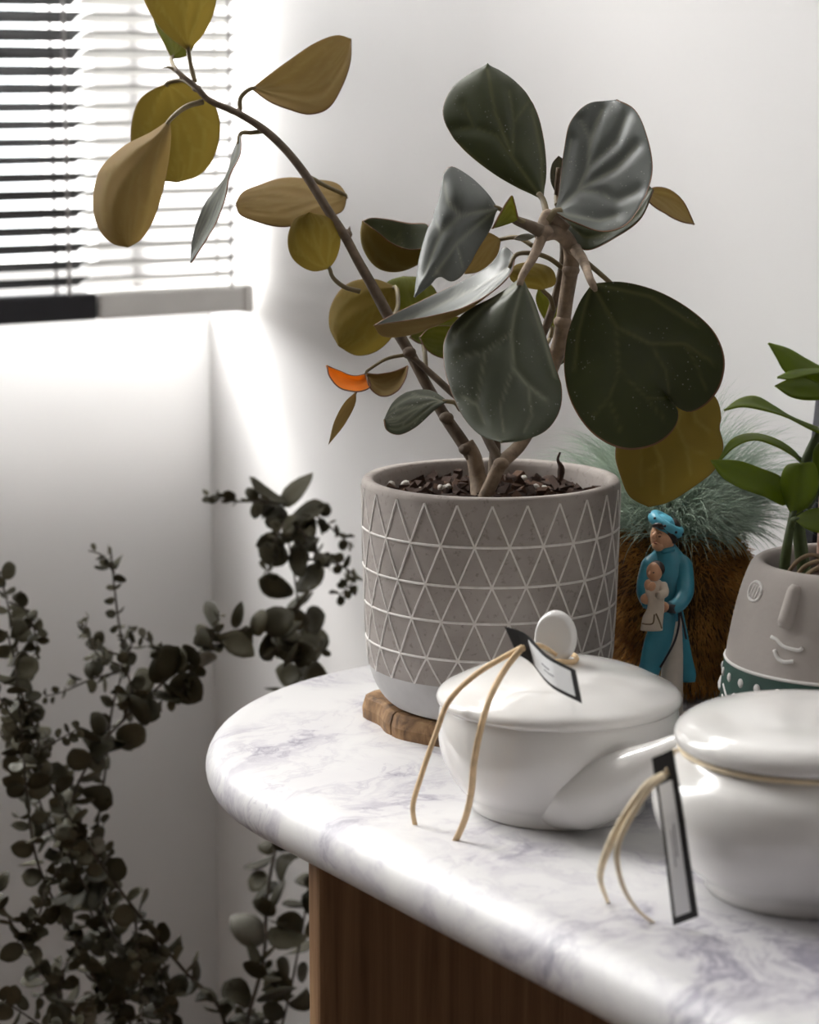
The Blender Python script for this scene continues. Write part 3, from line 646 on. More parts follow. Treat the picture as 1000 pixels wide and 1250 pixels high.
leaf((612,292),(567,335),[(592,284),(571,308)],[(606,313),(586,331)],1.52,1.51,'U',back=UT,pet=[(650,300,1.51),(632,290,1.515)])
leaf((662,353),(622,331),[(642,350),(624,342)],[(677,346),(674,330),(650,321),(632,323)],1.505,1.49,'U',dB=.012,pet=[(676,378,1.515),(672,364,1.51)])
leaf((674,402),(657,352),[(663,388),(654,366)],[(674,380),(670,360)],1.53,1.53,'U',back=GN,pet=[(672,412,1.53)])
leaf((672,412),(687,365),[(672,392),(678,372)],[(684,398),(690,378)],1.55,1.55,'U',back=GN,pet=[(660,430,1.53)])
leaf((692,398),(684,446),[(684,410),(681,430)],[(696,415),(694,438)],1.53,1.53,'T',pet=[(688,385,1.50)])
leaf((679,238),(682,190),[(672,220),(674,200)],[(690,218),(690,197)],1.505,1.50,'T',front=GR,pet=[(680,250,1.50)])
leaf((655,288),(627,292),[(645,285),(634,287)],[(648,292),(637,294)],1.49,1.48,'T',front=GR,pet=[(662,286,1.47)])
# orange twisted leaf, lance leaf, small low leaf
lo = leaf((447,456),(399,446),[(432,458),(414,452)],[(453,472),(438,479),(415,474),(402,459)],1.500,1.495,'U',back=M['leaf_orange'],front=M['leaf_orange'],dB=-.01,rim=True,vk=.3); lo['label'] = 'bright orange curled leaf'
leaf((446,456),(498,447),[(462,457),(482,453)],[(453,474),(466,483),(484,478),(495,462)],1.500,1.50,'T',back=UT,front=UT,dB=-.012,pet=[(497,433,1.512),(475,437,1.508),(458,446,1.502)],pet_r=(.0012,.0009))
leaf((435,478),(401,543),[(421,491),(408,515)],[(434,492),(421,518)],1.515,1.51,'U',back=UT,pet=[(447,456,1.502),(441,466,1.508)],pet_r=(.0009,.0008))
leaf((547,490),(469,512),[(527,477),(502,477),(481,490)],[(532,500),(507,522),(486,531),(472,525)],1.485,1.46,'T',dA=.012,dB=-.006,front=M['leaf_mid'],pet=[(562,500,1.50),(556,492,1.492)])

# ------------------------------------------------------------------ lidded white bowls
def bowl_thing(name, c, label, body, lid):
    t = Thing(name, (c[0], c[1], TABLE_Z), label, 'bowl')
    b_ = part('body', lathe(smooth_prof(body, 70), (c[0], c[1], TABLE_Z), 96), M['porcelain'], t)
    l_ = part('lid', lathe(smooth_prof(lid, 70), (c[0], c[1], TABLE_Z), 96), M['porcelain'], t)
    return t, b_, l_
C1 = np.array([0.0825, 1.318]); ZR = 0.0635
body1 = [(0, 0.004), (0.040, 0.003), (0.0455, 0.0), (0.0485, 0.0), (0.0495, 0.003), (0.0495, 0.006), (0.056, 0.013), (0.0635, 0.026), (0.0668, 0.042), (0.0660, 0.055), (0.0640, ZR - 0.002), (0.061, ZR - 0.001), (0.0605, 0.05), (0.055, 0.02), (0.03, 0.009), (0, 0.008)]
lid1 = [(0, ZR + 0.018), (0.02, ZR + 0.0175), (0.045, ZR + 0.0125), (0.060, ZR + 0.0058), (0.0662, ZR + 0.0022), (0.0678, ZR - 0.0005), (0.0670, ZR - 0.0035), (0.0645, ZR - 0.0040), (0.060, ZR - 0.001), (0.045, ZR + 0.007), (0.02, ZR + 0.013), (0, ZR + 0.0135)]
t1, b1, l1 = bowl_thing('lidded_bowl', C1, 'white porcelain bowl with knobbed lid in front of the big grey pot', body1, lid1)
# stubby pouring spout sweeping out of the side towards the other bowl
v, f = tube([P(655, 980, 1.338), P(690, 978, 1.320), P(725, 968, 1.305), P(755, 953, 1.296), P(785, 936, 1.288), P(815, 920, 1.281), P(842, 907, 1.277)], [0.010, 0.0145, 0.0178, 0.0168, 0.0135, 0.0092, 0.0070], 28, 40)
part('spout', (v, f), M['porcelain'], t1)
# upright thumb knob with dished faces
kc = np.array([C1[0] - 0.002, C1[1], TABLE_Z + ZR + 0.0325]); ka = math.radians(-112)   # faces this way
kf = np.array([math.cos(ka), math.sin(ka), 0.08]); kf /= np.linalg.norm(kf); kx = np.array([-math.sin(ka), math.cos(ka), 0.0]); kz = np.cross(kf, kx); kz = kz if kz[2] > 0 else -kz
V = []; Fc = []; NR, NA = 9, 40
for side in (1, -1):
    for i in range(NR + 1):
        rr = i / NR
        for k in range(NA):
            th = 2 * math.pi * k / NA
            x, z = 0.0122 * rr * math.cos(th), 0.0148 * rr * math.sin(th)
            thick = 0.0042 + 0.0024 * rr ** 3
            if rr > 0.75: thick *= math.sqrt(max(0, 1 - ((rr - 0.75) / 0.25) ** 2)) * 0.97 + 0.0
            V.append(kc + kx * x + kz * z + kf * side * thick)
for s_ in range(2):
    o0 = s_ * (NR + 1) * NA
    for i in range(NR):
        for k in range(NA):
            q = (o0 + i*NA+k, o0 + (i+1)*NA+k, o0 + (i+1)*NA+(k+1) % NA, o0 + i*NA+(k+1) % NA); Fc.append(q if s_ == 0 else q[::-1])
part('knob', (V, Fc), M['porcelain'], t1, parent=l1)
C2 = np.array([0.1985, 1.178]); ZR2 = 0.078
body2 = [(0, 0.004), (0.042, 0.003), (0.0475, 0.0), (0.0505, 0.0), (0.0520, 0.003), (0.054, 0.007), (0.066, 0.018), (0.0755, 0.034), (0.0780, 0.048), (0.0745, 0.060), (0.0665, 0.067), (0.0635, 0.0695), (0.0628, ZR2 - 0.001), (0.059, ZR2 - 0.001), (0.059, 0.065), (0.068, 0.045), (0.05, 0.014), (0, 0.009)]
lid2 = [(0, ZR2 + 0.0120), (0.03, ZR2 + 0.0118), (0.050, ZR2 + 0.0105), (0.0615, ZR2 + 0.0075), (0.0668, ZR2 + 0.0025), (0.0672, ZR2 - 0.0020), (0.0655, ZR2 - 0.0040), (0.0640, ZR2 - 0.0030), (0.055, ZR2 + 0.001), (0.03, ZR2 + 0.006), (0, ZR2 + 0.007)]
t2, b2, l2 = bowl_thing('lidded_bowl', C2, 'rounder white porcelain bowl with flat lid and cord tied around its neck', body2, lid2)

# ------------------------------------------------------------------ gift tags on leather cords
def tag_board(name, top, bot, Dt, Db, label, inner, thing_base):
    """a card between two long edges given as points; the printed label sits proud of it"""
    t = Thing(name, thing_base, label, 'tag')
    n = 16; a = arcs(top, n); b_ = arcs(bot, n)
    da = np.interp(np.linspace(0, 1, n), np.linspace(0, 1, len(Dt)), Dt); db = np.interp(np.linspace(0, 1, n), np.linspace(0, 1, len(Db)), Db)
    A = np.array([P(q[0], q[1], d) for q, d in zip(a, da)]); B = np.array([P(q[0], q[1], d) for q, d in zip(b_, db)])
    Nn = np.cross(np.gradient(A, axis=0), B - A); Nn /= np.linalg.norm(Nn, axis=1)[:, None]
    if np.dot(Nn[n // 2], CAM - A[n // 2]) < 0: Nn = -Nn
    def slab(u0, u1, v0, v1, off, th, m=14):
        V = []; Fc = []
        for i in range(m):
            u = (u0 + (u1 - u0) * i / (m - 1)) * (n - 1); i0 = min(int(u), n - 2); f_ = u - i0
            a_ = A[i0] * (1 - f_) + A[i0 + 1] * f_; c_ = B[i0] * (1 - f_) + B[i0 + 1] * f_; nn = Nn[i0] * (1 - f_) + Nn[i0 + 1] * f_
            for v_, h in ((v0, off + th), (v1, off + th), (v1, off), (v0, off)): V.append(a_ * (1 - v_) + c_ * v_ + nn * h)
        for i in range(m - 1):
            for q in range(4): Fc.append((i*4+q, (i+1)*4+q, (i+1)*4+(q+1) % 4, i*4+(q+1) % 4))
        Fc += [(0, 1, 2, 3), tuple((m-1)*4 + q for q in (3, 2, 1, 0))]
        return np.array(V), Fc
    part('card', slab(0, 1, 0, 1, 0, 0.0008), M['tag_black'], t, smooth=False)
    lb = part('paper_label', slab(inner[0], inner[1], inner[2], inner[3], 0.0008, 0.0003), M['tag_paper'], t, smooth=False)
    part('print_mark', slab(inner[4], inner[5], 0.42, 0.47, 0.0011, 0.00008, 5), M['tag_ink'], t, parent=lb, smooth=False)
    part('print_mark', slab(inner[4] + 0.03, inner[5] + 0.05, 0.56, 0.60, 0.0011, 0.00008, 5), M['tag_ink'], t, parent=lb, smooth=False)
    return t
g1 = tag_board('gift_tag', [(617, 765), (640, 772), (668, 799), (703, 818)], [(632, 798), (648, 808), (676, 840), (711, 859)], [1.310, 1.300, 1.285, 1.275], [1.306, 1.296, 1.278, 1.268],
               'small black bordered tag on tan cord over the knobbed bowl lid', (0.30, 0.93, 0.12, 0.88, 0.5, 0.62), P(637, 792, 1.31))
def lcord(t, pts, r, mat, n=40, flat=0.55): part('cord', tube([P(*q) for q in pts], r, 8, n, flat, (0.3, -0.8, 0.5)), mat, t)
lcord(g1, [(638, 790, 1.300), (612, 804, 1.305), (580, 824, 1.312), (548, 856, 1.318), (533, 893, 1.322), (515, 945, 1.325), (504, 985, 1.329), (507, 1009, 1.332)], [0.0016], M['leather'])
lcord(g1, [(638, 790, 1.299), (618, 815, 1.297), (600, 848, 1.285), (588, 885, 1.277), (579, 930, 1.282), (575, 970, 1.292), (567, 1002, 1.300), (556, 1027, 1.304)], [0.0017, 0.0019], M['leather'])
lcord(g1, [(634, 794, 1.302), (642, 790, 1.302), (658, 788, 1.315), (670, 793, 1.325), (680, 800, 1.325)], [0.0016], M['leather'], 16)
kb = TABLE_Z + ZR + 0.0205
part('cord_loop', tube([(C1[0] - 0.002 + 0.0115 * math.cos(a), C1[1] + 0.0105 * math.sin(a), kb + 0.0006 * math.sin(3 * a)) for a in np.linspace(0, 2 * math.pi, 40)], [0.0014], 8), M['leather'], g1)
g2 = tag_board('gift_tag', [(822, 914), (833, 980), (843, 1050), (853, 1118)], [(797, 925), (806, 985), (815, 1060), (823, 1129)], [1.146, 1.148, 1.154, 1.163], [1.157, 1.159, 1.165, 1.173],
               'long black bordered tag on cream cord hanging from the flat lidded bowl', (0.17, 0.955, 0.24, 0.86, 0.42, 0.62), P(812, 945, 1.15))
lcord(g2, [(811, 946, 1.148), (795, 954, 1.147), (770, 985, 1.150), (745, 1030, 1.165), (733, 1070, 1.185), (742, 1101, 1.205)], [0.0017, 0.0020, 0.0013], M['cream_cord'])
lcord(g2, [(812, 946, 1.147), (798, 957, 1.146), (776, 988, 1.148), (754, 1035, 1.155), (760, 1080, 1.165), (778, 1110, 1.174), (798, 1127, 1.177)], [0.0016, 0.0014, 0.0010], M['cream_cord'])
lcord(g2, [(810, 945, 1.149), (793, 956, 1.149), (764, 992, 1.153), (741, 1038, 1.170), (732, 1072, 1.188)], [0.0014], M['cream_cord'])
nr = 0.0642
part('cord_loop', tube([(C2[0] + nr * math.cos(a), C2[1] + nr * math.sin(a), TABLE_Z + 0.0722 + 0.0008 * math.sin(a + 2)) for a in np.linspace(0, 2 * math.pi, 90)], [0.0014], 8), M['cream_cord'], g2)
lcord(g2, [(814, 946, 1.150), (818, 930, 1.152), (822, 918, 1.160), (827, 916, 1.175)], [0.0014], M['cream_cord'], 12)

# ------------------------------------------------------------------ figurine
FD = 1.535
FB = on_z(814, 884, TABLE_Z)
fg = Thing('figurine', FB, 'small turquoise robed figurine of a woman holding a child in white', 'figurine')
def f_(u, v, d=0.0): return P(u, v, FD + d)
PXM = FD / F
def loft(sections, dep=0.75, n=24, ry=None):
    """sections: (left_px, right_px, y_px, depth offset)"""
    V = []; Fc = []
    sec = arcs([np.array(q, float) for q in sections], max(12, 5 * len(sections)))
    right = np.array([1.0, 0, 0]); fw = np.array([0, 1.0, 0])
    for l, r, y, d in sec:
        c = f_((l + r) / 2, y, d); h = (r - l) / 2 * PXM
        for k in range(n):
            th = 2 * math.pi * k / n; V.append(c + right * h * math.cos(th) + fw * h * dep * math.sin(th))
    m_ = len(sec)
    for i in range(m_ - 1):
        for k in range(n): Fc.append((i*n+k, (i+1)*n+k, (i+1)*n+(k+1) % n, i*n+(k+1) % n))
    Fc += [tuple(range(n)), tuple((m_-1)*n + k for k in range(n))[::-1]]
    return np.array(V), Fc
part('plinth', lathe([(0, 0), (0.019, 0), (0.0195, 0.002), (0.018, 0.005), (0, 0.005)], FB, 32), M['cream_glaze'], fg)
part('trousers', loft([(806, 834, 880, 0), (804, 834, 860, 0), (806, 834, 835, 0), (809, 834, 800, 0), (812, 833, 770, 0), (814, 832, 745, 0)], 0.8), M['cream_glaze'], fg)
part('robe', merge(loft([(805, 824, 664, 0), (800, 829, 670, 0), (793, 836, 680, 0), (790, 838, 695, 0), (791, 838, 715, 0), (794, 836, 733, 0), (796, 833, 745, 0), (795, 831, 757, 0)], 0.62),
     tube([f_(806, 677, 0), f_(795, 687, -.003), f_(790, 702, -.006), f_(787, 722, -.012), f_(792, 738, -.02)], [0.0030, 0.0056, 0.0055, 0.005, 0.004], 12, 24),
     tube([f_(822, 677, 0), f_(832, 687, 0), f_(836, 705, -.003), f_(836, 724, -.009), f_(829, 737, -.014), f_(818, 743, -.017)], [0.0030, 0.0062, 0.0058, 0.0056, 0.0050, 0.0044], 14, 28)), M['robe'], fg)
part('robe_front_panel', loft([(795, 827, 745, -.004), (792, 824, 765, -.005), (786, 820, 785, -.006), (782, 812, 805, -.007), (779, 805, 822, -.008), (780, 802, 836, -.008)], 0.45), M['robe'], fg)
part('robe_back_panel', loft([(824, 834, 745, .004), (825, 838, 765, .006), (826, 842, 785, .007), (827, 846, 805, .008), (827, 850, 822, .009), (829, 849, 832, .009)], 0.5), M['robe'], fg)
for pts in ([(829, 745, -.008), (829, 762, -.010), (824, 782, -.0115), (815, 800, -.0115), (806, 815, -.011)], [(831, 747, -.006), (835, 765, -.003), (838, 780, 0)]):
    part('trim_line', tube([f_(*q) for q in pts], [0.0007], 6, 20), M['dark_line'], fg)
part('cuff', tube([f_(820, 738, -.0175), f_(818, 748, -.018)], [0.0036, 0.0036], 12), M['dark_line'], fg)
def hand(c, tipdir, mat):
    sh = [ellipsoid(f_(*c), 0.0042, 0.0030, 0.0036, nu=14, nv=10)]
    for k in range(4):
        a = (k - 1.5) * 2.6
        sh.append(tube([f_(c[0], c[1] + a * 0.6, c[2] - .001), f_(c[0] + tipdir * 6, c[1] + a + 1, c[2] - .002), f_(c[0] + tipdir * (10 - abs(k - 1)), c[1] + a + 3, c[2] + .0005)], [0.0012, 0.0011, 0.0007], 7, 8))
    sh.append(tube([f_(c[0] + tipdir * 2, c[1] - 3, c[2]), f_(c[0] + tipdir * 5, c[1] - 7, c[2] - .001)], [0.0013, 0.0008], 7, 6))
    return part('hand', merge(*sh), mat, fg)
hand((809, 741, -.020), -1, M['skin']); hand((790, 731, -.024), 1, M['skin'])
# head looking down to the left
part('neck', tube([f_(814, 672, 0), f_(812, 662, -.001)], [0.0052, 0.0050], 14), M['skin'], fg)
part('collar', tube([f_(814, 673, 0), f_(813, 667, -.0005)], [0.0062, 0.0056], 16), M['robe'], fg)
hd = part('head', merge(ellipsoid(f_(809, 654, -.001), 0.0076, 0.0084, 0.0103, eul(0, 8, 0)), ellipsoid(f_(804, 666, -.004), 0.0040, 0.0042, 0.0036),
     tube([f_(801, 649, -.0085), f_(797.5, 656, -.0098), f_(800, 658, -.0088)], [0.0008, 0.0013, 0.0010], 8, 10)), M['skin'], fg)
part('hair', merge(ellipsoid(f_(816, 650, .0030), 0.0080, 0.0088, 0.0098, eul(0, 25, 0)), tube([f_(797, 642, -.0068), f_(803, 641, -.0088), f_(811, 644, -.0086), f_(819, 652, -.0066), f_(824, 661, -.003)], [0.0010, 0.0022, 0.0026, 0.0028, 0.0020], 10, 22)), M['hair'], fg, parent=hd)
for (u, v, d) in ((805.5, 655, -.0094), (798.2, 654.5, -.0072)):
    part('eye', ellipsoid(f_(u, v, d), 0.0010, 0.0005, 0.0004, nu=10, nv=6), M['eye_paint'], fg, parent=hd)
    part('eyebrow', tube([f_(u - 2.4, v - 3.5, d - .0001), f_(u, v - 4.6, d - .0004), f_(u + 2.6, v - 3.2, d)], [0.00025], 5, 8), M['eye_paint'], fg, parent=hd)
part('mouth', ellipsoid(f_(800, 663, -.0078), 0.0014, 0.0006, 0.0005, eul(0, 15, 0), nu=10, nv=6), M['lip'], fg, parent=hd)
# ring turban
rx = []; tc_ = np.array(f_(813, 640, .001)); tn = np.array([0.52, -0.10, 0.84]); tn /= np.linalg.norm(tn)
e1 = np.cross(tn, [0, 1, 0]); e1 /= np.linalg.norm(e1); e2 = np.cross(tn, e1)
V = []; Fc = []
for i in range(40):
    a = 2 * math.pi * i / 40; c = tc_ + e1 * 0.0090 * math.cos(a) + e2 * 0.0088 * math.sin(a); rd = (e1 * math.cos(a) + e2 * math.sin(a))
    for k in range(12):
        b_ = 2 * math.pi * k / 12; V.append(c + rd * 0.0036 * math.cos(b_) + tn * 0.0040 * math.sin(b_))
Fc = [(i*12+k, ((i+1) % 40)*12+k, ((i+1) % 40)*12+(k+1) % 12, i*12+(k+1) % 12) for i in range(40) for k in range(12)]
tbn = part('turban', merge((V, Fc), ellipsoid(tc_, 0.0085, 0.0085, 0.0055, np.stack([e1, e2, tn], 1))), M['turban'], fg)
for k in range(9):
    a = 2 * math.pi * k / 9; rd = e1 * math.cos(a) + e2 * math.sin(a)
    part('turban_dot', ellipsoid(tc_ + rd * 0.0123 + tn * 0.0012, 0.0009, 0.0009, 0.0009, nu=8, nv=6), M['dark_line'], fg, parent=tbn)
# child
part('child_gown', merge(loft([(793, 803, 706, -.026), (789, 810, 712, -.026), (788, 812, 722, -.026), (791, 811, 733, -.026), (790, 811, 743, -.027), (785, 810, 753, -.028), (783, 809, 763, -.028), (782, 809, 769, -.027)], 0.6),
     tube([f_(809, 714, -.026), f_(811, 724, -.031), f_(803, 727, -.035)], [0.0030, 0.0029, 0.0022], 10, 14)), M['gown'], fg)
ch = part('child_head', merge(ellipsoid(f_(799, 698, -.027), 0.0050, 0.0052, 0.0060), tube([f_(793.5, 697, -.031), f_(791.5, 701, -.032)], [0.0005, 0.0008], 7, 6)), M['skin'], fg)
part('child_hair', ellipsoid(f_(801.5, 694.5, -.0255), 0.0052, 0.0054, 0.0052, eul(0, 20, 0)), M['hair'], fg, parent=ch)
for (u, v, d) in ((798, 699, -.0322), (793.6, 699, -.0305)):
    part('child_eye', ellipsoid(f_(u, v, d), 0.0007, 0.0004, 0.0004, nu=8, nv=6), M['eye_paint'], fg, parent=ch)
part('child_hand', merge(ellipsoid(f_(796, 716, -.036), 0.0024, 0.002, 0.0030, eul(0, 20, 0)), ellipsoid(f_(791, 714, -.034), 0.0022, 0.002, 0.0034)), M['skin'], fg)
for pts in ([(784, 761, -.0345), (790, 762, -.036), (797, 761, -.0365), (799, 750, -.0365)], [(801, 749, -.0365), (805, 758, -.036), (808, 767, -.034)]):
    part('trim_line', tube([f_(*q) for q in pts], [0.0005], 6, 14), M['root'], fg)

# ------------------------------------------------------------------ furry plush
UC = np.array([0.174, 1.580, TABLE_Z + 0.066])
pl = Thing('fur_plush', (UC[0], UC[1], TABLE_Z), 'rust brown furry plush with long sage green tuft behind the figurine', 'plush toy')
ER = np.array([0.055, 0.045, 0.061]); MR = np.array(Matrix.Rotation(TH, 3, 'Z'))
# the body axes follow the wall so that it does not reach into it
def barrel(q):
    q = np.array(q, float); r = np.hypot(q[:, 0], q[:, 1]) + 1e-9; k = np.where(q[:, 2] < 0, r ** 0.35 / r, 1.0); q[:, 0] *= k; q[:, 1] *= k; return q
body_e = ellipsoid((0, 0, 0), 1, 1, 1, None, 40, 28)
body_e = (UC + (barrel(body_e[0]) * ER) @ MR.T, body_e[1])
bd = part('body', body_e, M['fur_core'], pl)
def strands(roots, dirs, lens, width, droop, seg=3, jitter=0.25):
    n = len(roots); V = []; Fc = []
    for i in range(n):
        d = dirs[i] + rng.normal(size=3) * jitter; d /= np.linalg.norm(d); p = roots[i].copy()
        side = np.cross(d, rng.normal(size=3)); side /= np.linalg.norm(side) + 1e-9; sid2 = np.cross(d, side)
        b0 = len(V); st = lens[i] / seg
        for k in range(seg):
            w = width * (1 - k / seg) ** 0.7
            V += [p + side * w, p - side * w * 0.5 + sid2 * w * 0.87, p - side * w * 0.5 - sid2 * w * 0.87]
            p = p + d * st; d = d + np.array([0, 0, -1]) * droop * (k + 1) / seg; d /= np.linalg.norm(d)
        V.append(p)
        for k in range(seg - 1):
            for q in range(3): Fc.append((b0+k*3+q, b0+k*3+(q+1) % 3, b0+(k+1)*3+(q+1) % 3, b0+(k+1)*3+q))
        t_ = b0 + seg * 3
        for q in range(3): Fc.append((b0+(seg-1)*3+q, b0+(seg-1)*3+(q+1) % 3, t_))
    V = np.array(V); V[:, 2] = np.maximum(V[:, 2], TABLE_Z + 0.0006)
    return V, Fc
nf = 11000
d = rng.normal(size=(nf, 3)); d /= np.linalg.norm(d, axis=1)[:, None]
roots = UC + (barrel(d) * ER * 0.99) @ MR.T; nd = (d / ER); nd = (nd / np.linalg.norm(nd, axis=1)[:, None]) @ MR.T
keep = roots[:, 2] > TABLE_Z + 0.005; roots, nd = roots[keep], nd[keep]
o = part('brown_fur', strands(roots, nd + np.array([0, 0, -0.5]), 0.007 + 0.005 * rng.random(len(roots)), 0.00045, 0.5), M['fur_brown'], pl, parent=bd); o['kind'] = 'stuff'
ng = 5000
a = rng.random(ng) * 2 * math.pi; el = np.arccos(1 - rng.random(ng) * 0.30)
d = np.stack([np.sin(el) * np.cos(a), np.sin(el) * np.sin(a), np.cos(el)], 1)
roots = UC + (d * ER * np.array([0.95, 0.95, 0.95])) @ MR.T
gd = (d * np.array([1.5, 0.9, 0.55])) @ MR.T + np.array([0.05, 0.05, 0.22])
ln = (0.045 + 0.050 * rng.random(ng)) * np.where(gd[:, 1] < -0.1, 0.5, 1.0)
o = part('green_tuft', strands(roots, gd, ln, 0.00042, 0.42, 7, 0.28), M['fur_green'], pl, parent=bd); o['kind'] = 'stuff'

# ------------------------------------------------------------------ face planter
KC = np.array([0.2485, 1.362]); KZ = TABLE_Z; KH = 0.1305
kp = Thing('face_planter', (KC[0], KC[1], KZ), 'grey clay face planter with green patterned band and leafy plant', 'potted plant')
kprof = [(0.0, 0.0), (0.050, 0.0), (0.0625, 0.003), (0.0690, 0.014), (0.0708, 0.03), (0.0703, 0.055), (0.0675, 0.08), (0.0620, 0.108), (0.0568, 0.124), (0.0545, 0.1285), (0.0520, KH), (0.0490, KH - 0.0005), (0.0472, KH - 0.004), (0.049, KH - 0.02), (0.052, KH - 0.04), (0, KH - 0.04)]
kpr = smooth_prof(kprof, 110); kpr[-1] = (0, kprof[-1][1])
kb_ = part('planter', lathe(kpr, (KC[0], KC[1], KZ), 96), M['planter'], kp)
ks = [q for q in kpr if q[0] > 0.05][:70]
def k_r(z):
    zz = [q[1] for q in kprof[1:11]]; rr = [q[0] for q in kprof[1:11]]
    arr = np.array(kpr[:kpr.index(max(kpr, key=lambda q: q[1])) + 1]); return np.interp(z, arr[:, 1], arr[:, 0])
def on_k(a, z, off=0.0): r = k_r(z) + off; return np.array([KC[0] + r * math.cos(a), KC[1] + r * math.sin(a), KZ + z])
FA = math.radians(-90 - 42)                  # the face looks this way
def ktube(pts, r, mat, name, n=24, off=0.0, flat=1.0):
    return part(name, tube([on_k(FA + math.radians(a), z, off) for a, z in arcs(pts, n)], r, 8, None), mat, kp, parent=kb_)
ktube([(1.5, 0.1245), (1.0, 0.119), (0.4, 0.112), (-0.3, 0.105), (-0.8, 0.1015)], np.interp(np.linspace(0, 1, 24), [0, .1, .8, 1], [0.0025, 0.0042, 0.0050, 0.0036]), M['planter'], 'nose', off=-0.0006)
for sgn in (-1, 1):
    ez = 0.1165; eo = sgn * 28
    ktube([(eo + 6.8 * math.cos(t), ez + 0.0052 * math.sin(t)) for t in np.linspace(0, 2 * math.pi, 17)], [0.0009], M['planter_white'], 'eye_ring', 40)
    for q in (-3, 0, 3): ktube([(eo + q - 0.8, ez - 0.0035), (eo + q + 0.8, ez + 0.0035)], [0.0006], M['planter_white'], 'eye_line', 6)
ktube([(-7.5, 0.0955), (-4, 0.0945), (0, 0.0918), (5, 0.0910), (9.5, 0.0912), (10.5, 0.0925)], [0.0011], M['planter_white'], 'mouth_line', 26)
ktube([(-4.5, 0.0890), (-2.5, 0.0855), (1, 0.0835), (6.5, 0.0845)], [0.0012], M['planter_white'], 'mouth_line', 20)
ZB = 0.0735
part('green_band', lathe([(k_r(z) + 0.0004, z) for z in np.linspace(0.012, ZB, 24)], (KC[0], KC[1], KZ), 96), M['planter_green'], kp, parent=kb_)
part('white_line', tube([on_k(a, ZB) for a in np.linspace(0, 2 * math.pi, 97)], [0.0010], 8), M['planter_white'], kp, parent=kb_)
for k in range(30):
    a = 2 * math.pi * k / 30; c = on_k(a, ZB - 0.0078, 0.0003)
    part('white_dot', ellipsoid(c, 0.0025, 0.0012, 0.0027, eul(0, 0, math.degrees(a) + 90), 12, 8), M['planter_white'], kp, parent=kb_)
for g in range(10):
    a = 2 * math.pi * (g + 0.2) / 10
    for k in range(4):
        if g % 2 == 0: pts = [(a + 0.035 * k, ZB - 0.014 + 0.001 * (k % 2)), (a + 0.035 * k, ZB - 0.030)]
        else: pts = [(a - 0.06, ZB - 0.014 - 0.0062 * k), (a + 0.10, ZB - 0.020 - 0.0062 * k)]
        part('white_stroke', tube([on_k(q[0], q[1], 0.0002) for q in arcs(pts, 6)], [0.0009], 6), M['planter_white'], kp, parent=kb_)
    part('white_triangle', tube([on_k(q[0], q[1], 0.0002) for q in arcs([(a + 0.20, ZB - 0.016), (a + 0.30, ZB - 0.0185), (a + 0.40, ZB - 0.020)], 8)], [0.0016, 0.0022, 0.0012], 6, 8), M['planter_white'], kp, parent=kb_)
ksoil = part('soil', lathe([(0, -0.016), (0.03, -0.017), (0.0488, -0.020), (0.0488, -0.03), (0, -0.03)], (KC[0], KC[1], KZ + KH), 40), M['soil'], kp)
scatter('bark_chip', chips, 60, 0.004, ksoil, KC, 0.043, lambda r: KZ + KH - 0.017, kp, jz=0.003)
ZT = M['zz_top']; ZV = [[(0, 0), (0.97, 0)]]
kstem = dict(thing=kp, front=ZT, back=ZT, nu=26, nv=12, relief=0.0008, veins=ZV, rim=False, pmat=M['stem_green'], vk=0.6)
part('stem', tube(px3([(957, 712, 1.385), (958, 690, 1.385), (963, 655, 1.38), (968, 625, 1.38), (969, 600, 1.38)]), [0.0032, 0.0032, 0.0026, 0.0020, 0.0014], 10, 24), M['stem_green'], kp)
part('stem', tube(px3([(985, 715, 1.40), (978, 670, 1.40), (974, 620, 1.395), (980, 575, 1.39), (1000, 530, 1.39), (1030, 490, 1.39), (1045, 460, 1.39)]), [0.004, 0.004, 0.0035, 0.003, 0.0028, 0.0022, 0.0014], 10, 30), M['stem_green'], kp)
for (base, tip, A, B, Db, Dt, dA, dB, face, pet) in [
    ((1042,468),(938,419),[(1010,452),(985,438),(962,425)],[(1010,472),(985,462),(960,455),(948,436)],1.39,1.37,.006,-.004,'U',None),
    ((1042,466),(949,461),[(1010,452),(985,450),(965,453)],[(1010,456),(985,458),(964,463)],1.385,1.36,.008,-.006,'U',None),
    ((1042,472),(946,471),[(1010,458),(985,457),(964,462)],[(1015,486),(985,488),(966,484)],1.395,1.385,.004,-.008,'U',None),
    ((1022,532),(884,501),[(1000,522),(965,508),(945,496),(922,484),(903,487)],[(1000,528),(960,509),(935,502),(905,497)],1.39,1.38,.008,-.006,'T',[(1015,530,1.392)]),
    ((984,568),(876,566),[(966,548),(942,534),(915,529),(893,537)],[(976,562),(947,545),(920,537),(896,546)],1.39,1.40,.006,-.006,'U',[(984,572,1.392)]),
    ((963,612),(868,562),[(956,585),(930,572),(900,562)],[(958,617),(932,606),(905,596),(882,582)],1.385,1.37,.006,-.008,'U',[(968,622,1.382)]),
    ((968,630),(979,567),[(957,607),(953,584),(961,568)],[(990,614),(1000,588),(993,565)],1.375,1.365,.010,.010,'U',[(966,645,1.380)]),
    ((970,634),(1032,640),[(985,624),(1008,620)],[(985,646),(1008,651)],1.37,1.36,.004,-.004,'U',[(967,640,1.378)]),
    ((1005,590),(1012,530),[(994,572),(994,548)],[(1022,575),(1025,548)],1.385,1.375,.004,.004,'U',[(985,620,1.39)])]:
    leaf(base, tip, A, B, Db, Dt, face, dA=dA, dB=dB, pet=pet, pet_r=(0.0022, 0.0014), **kstem)
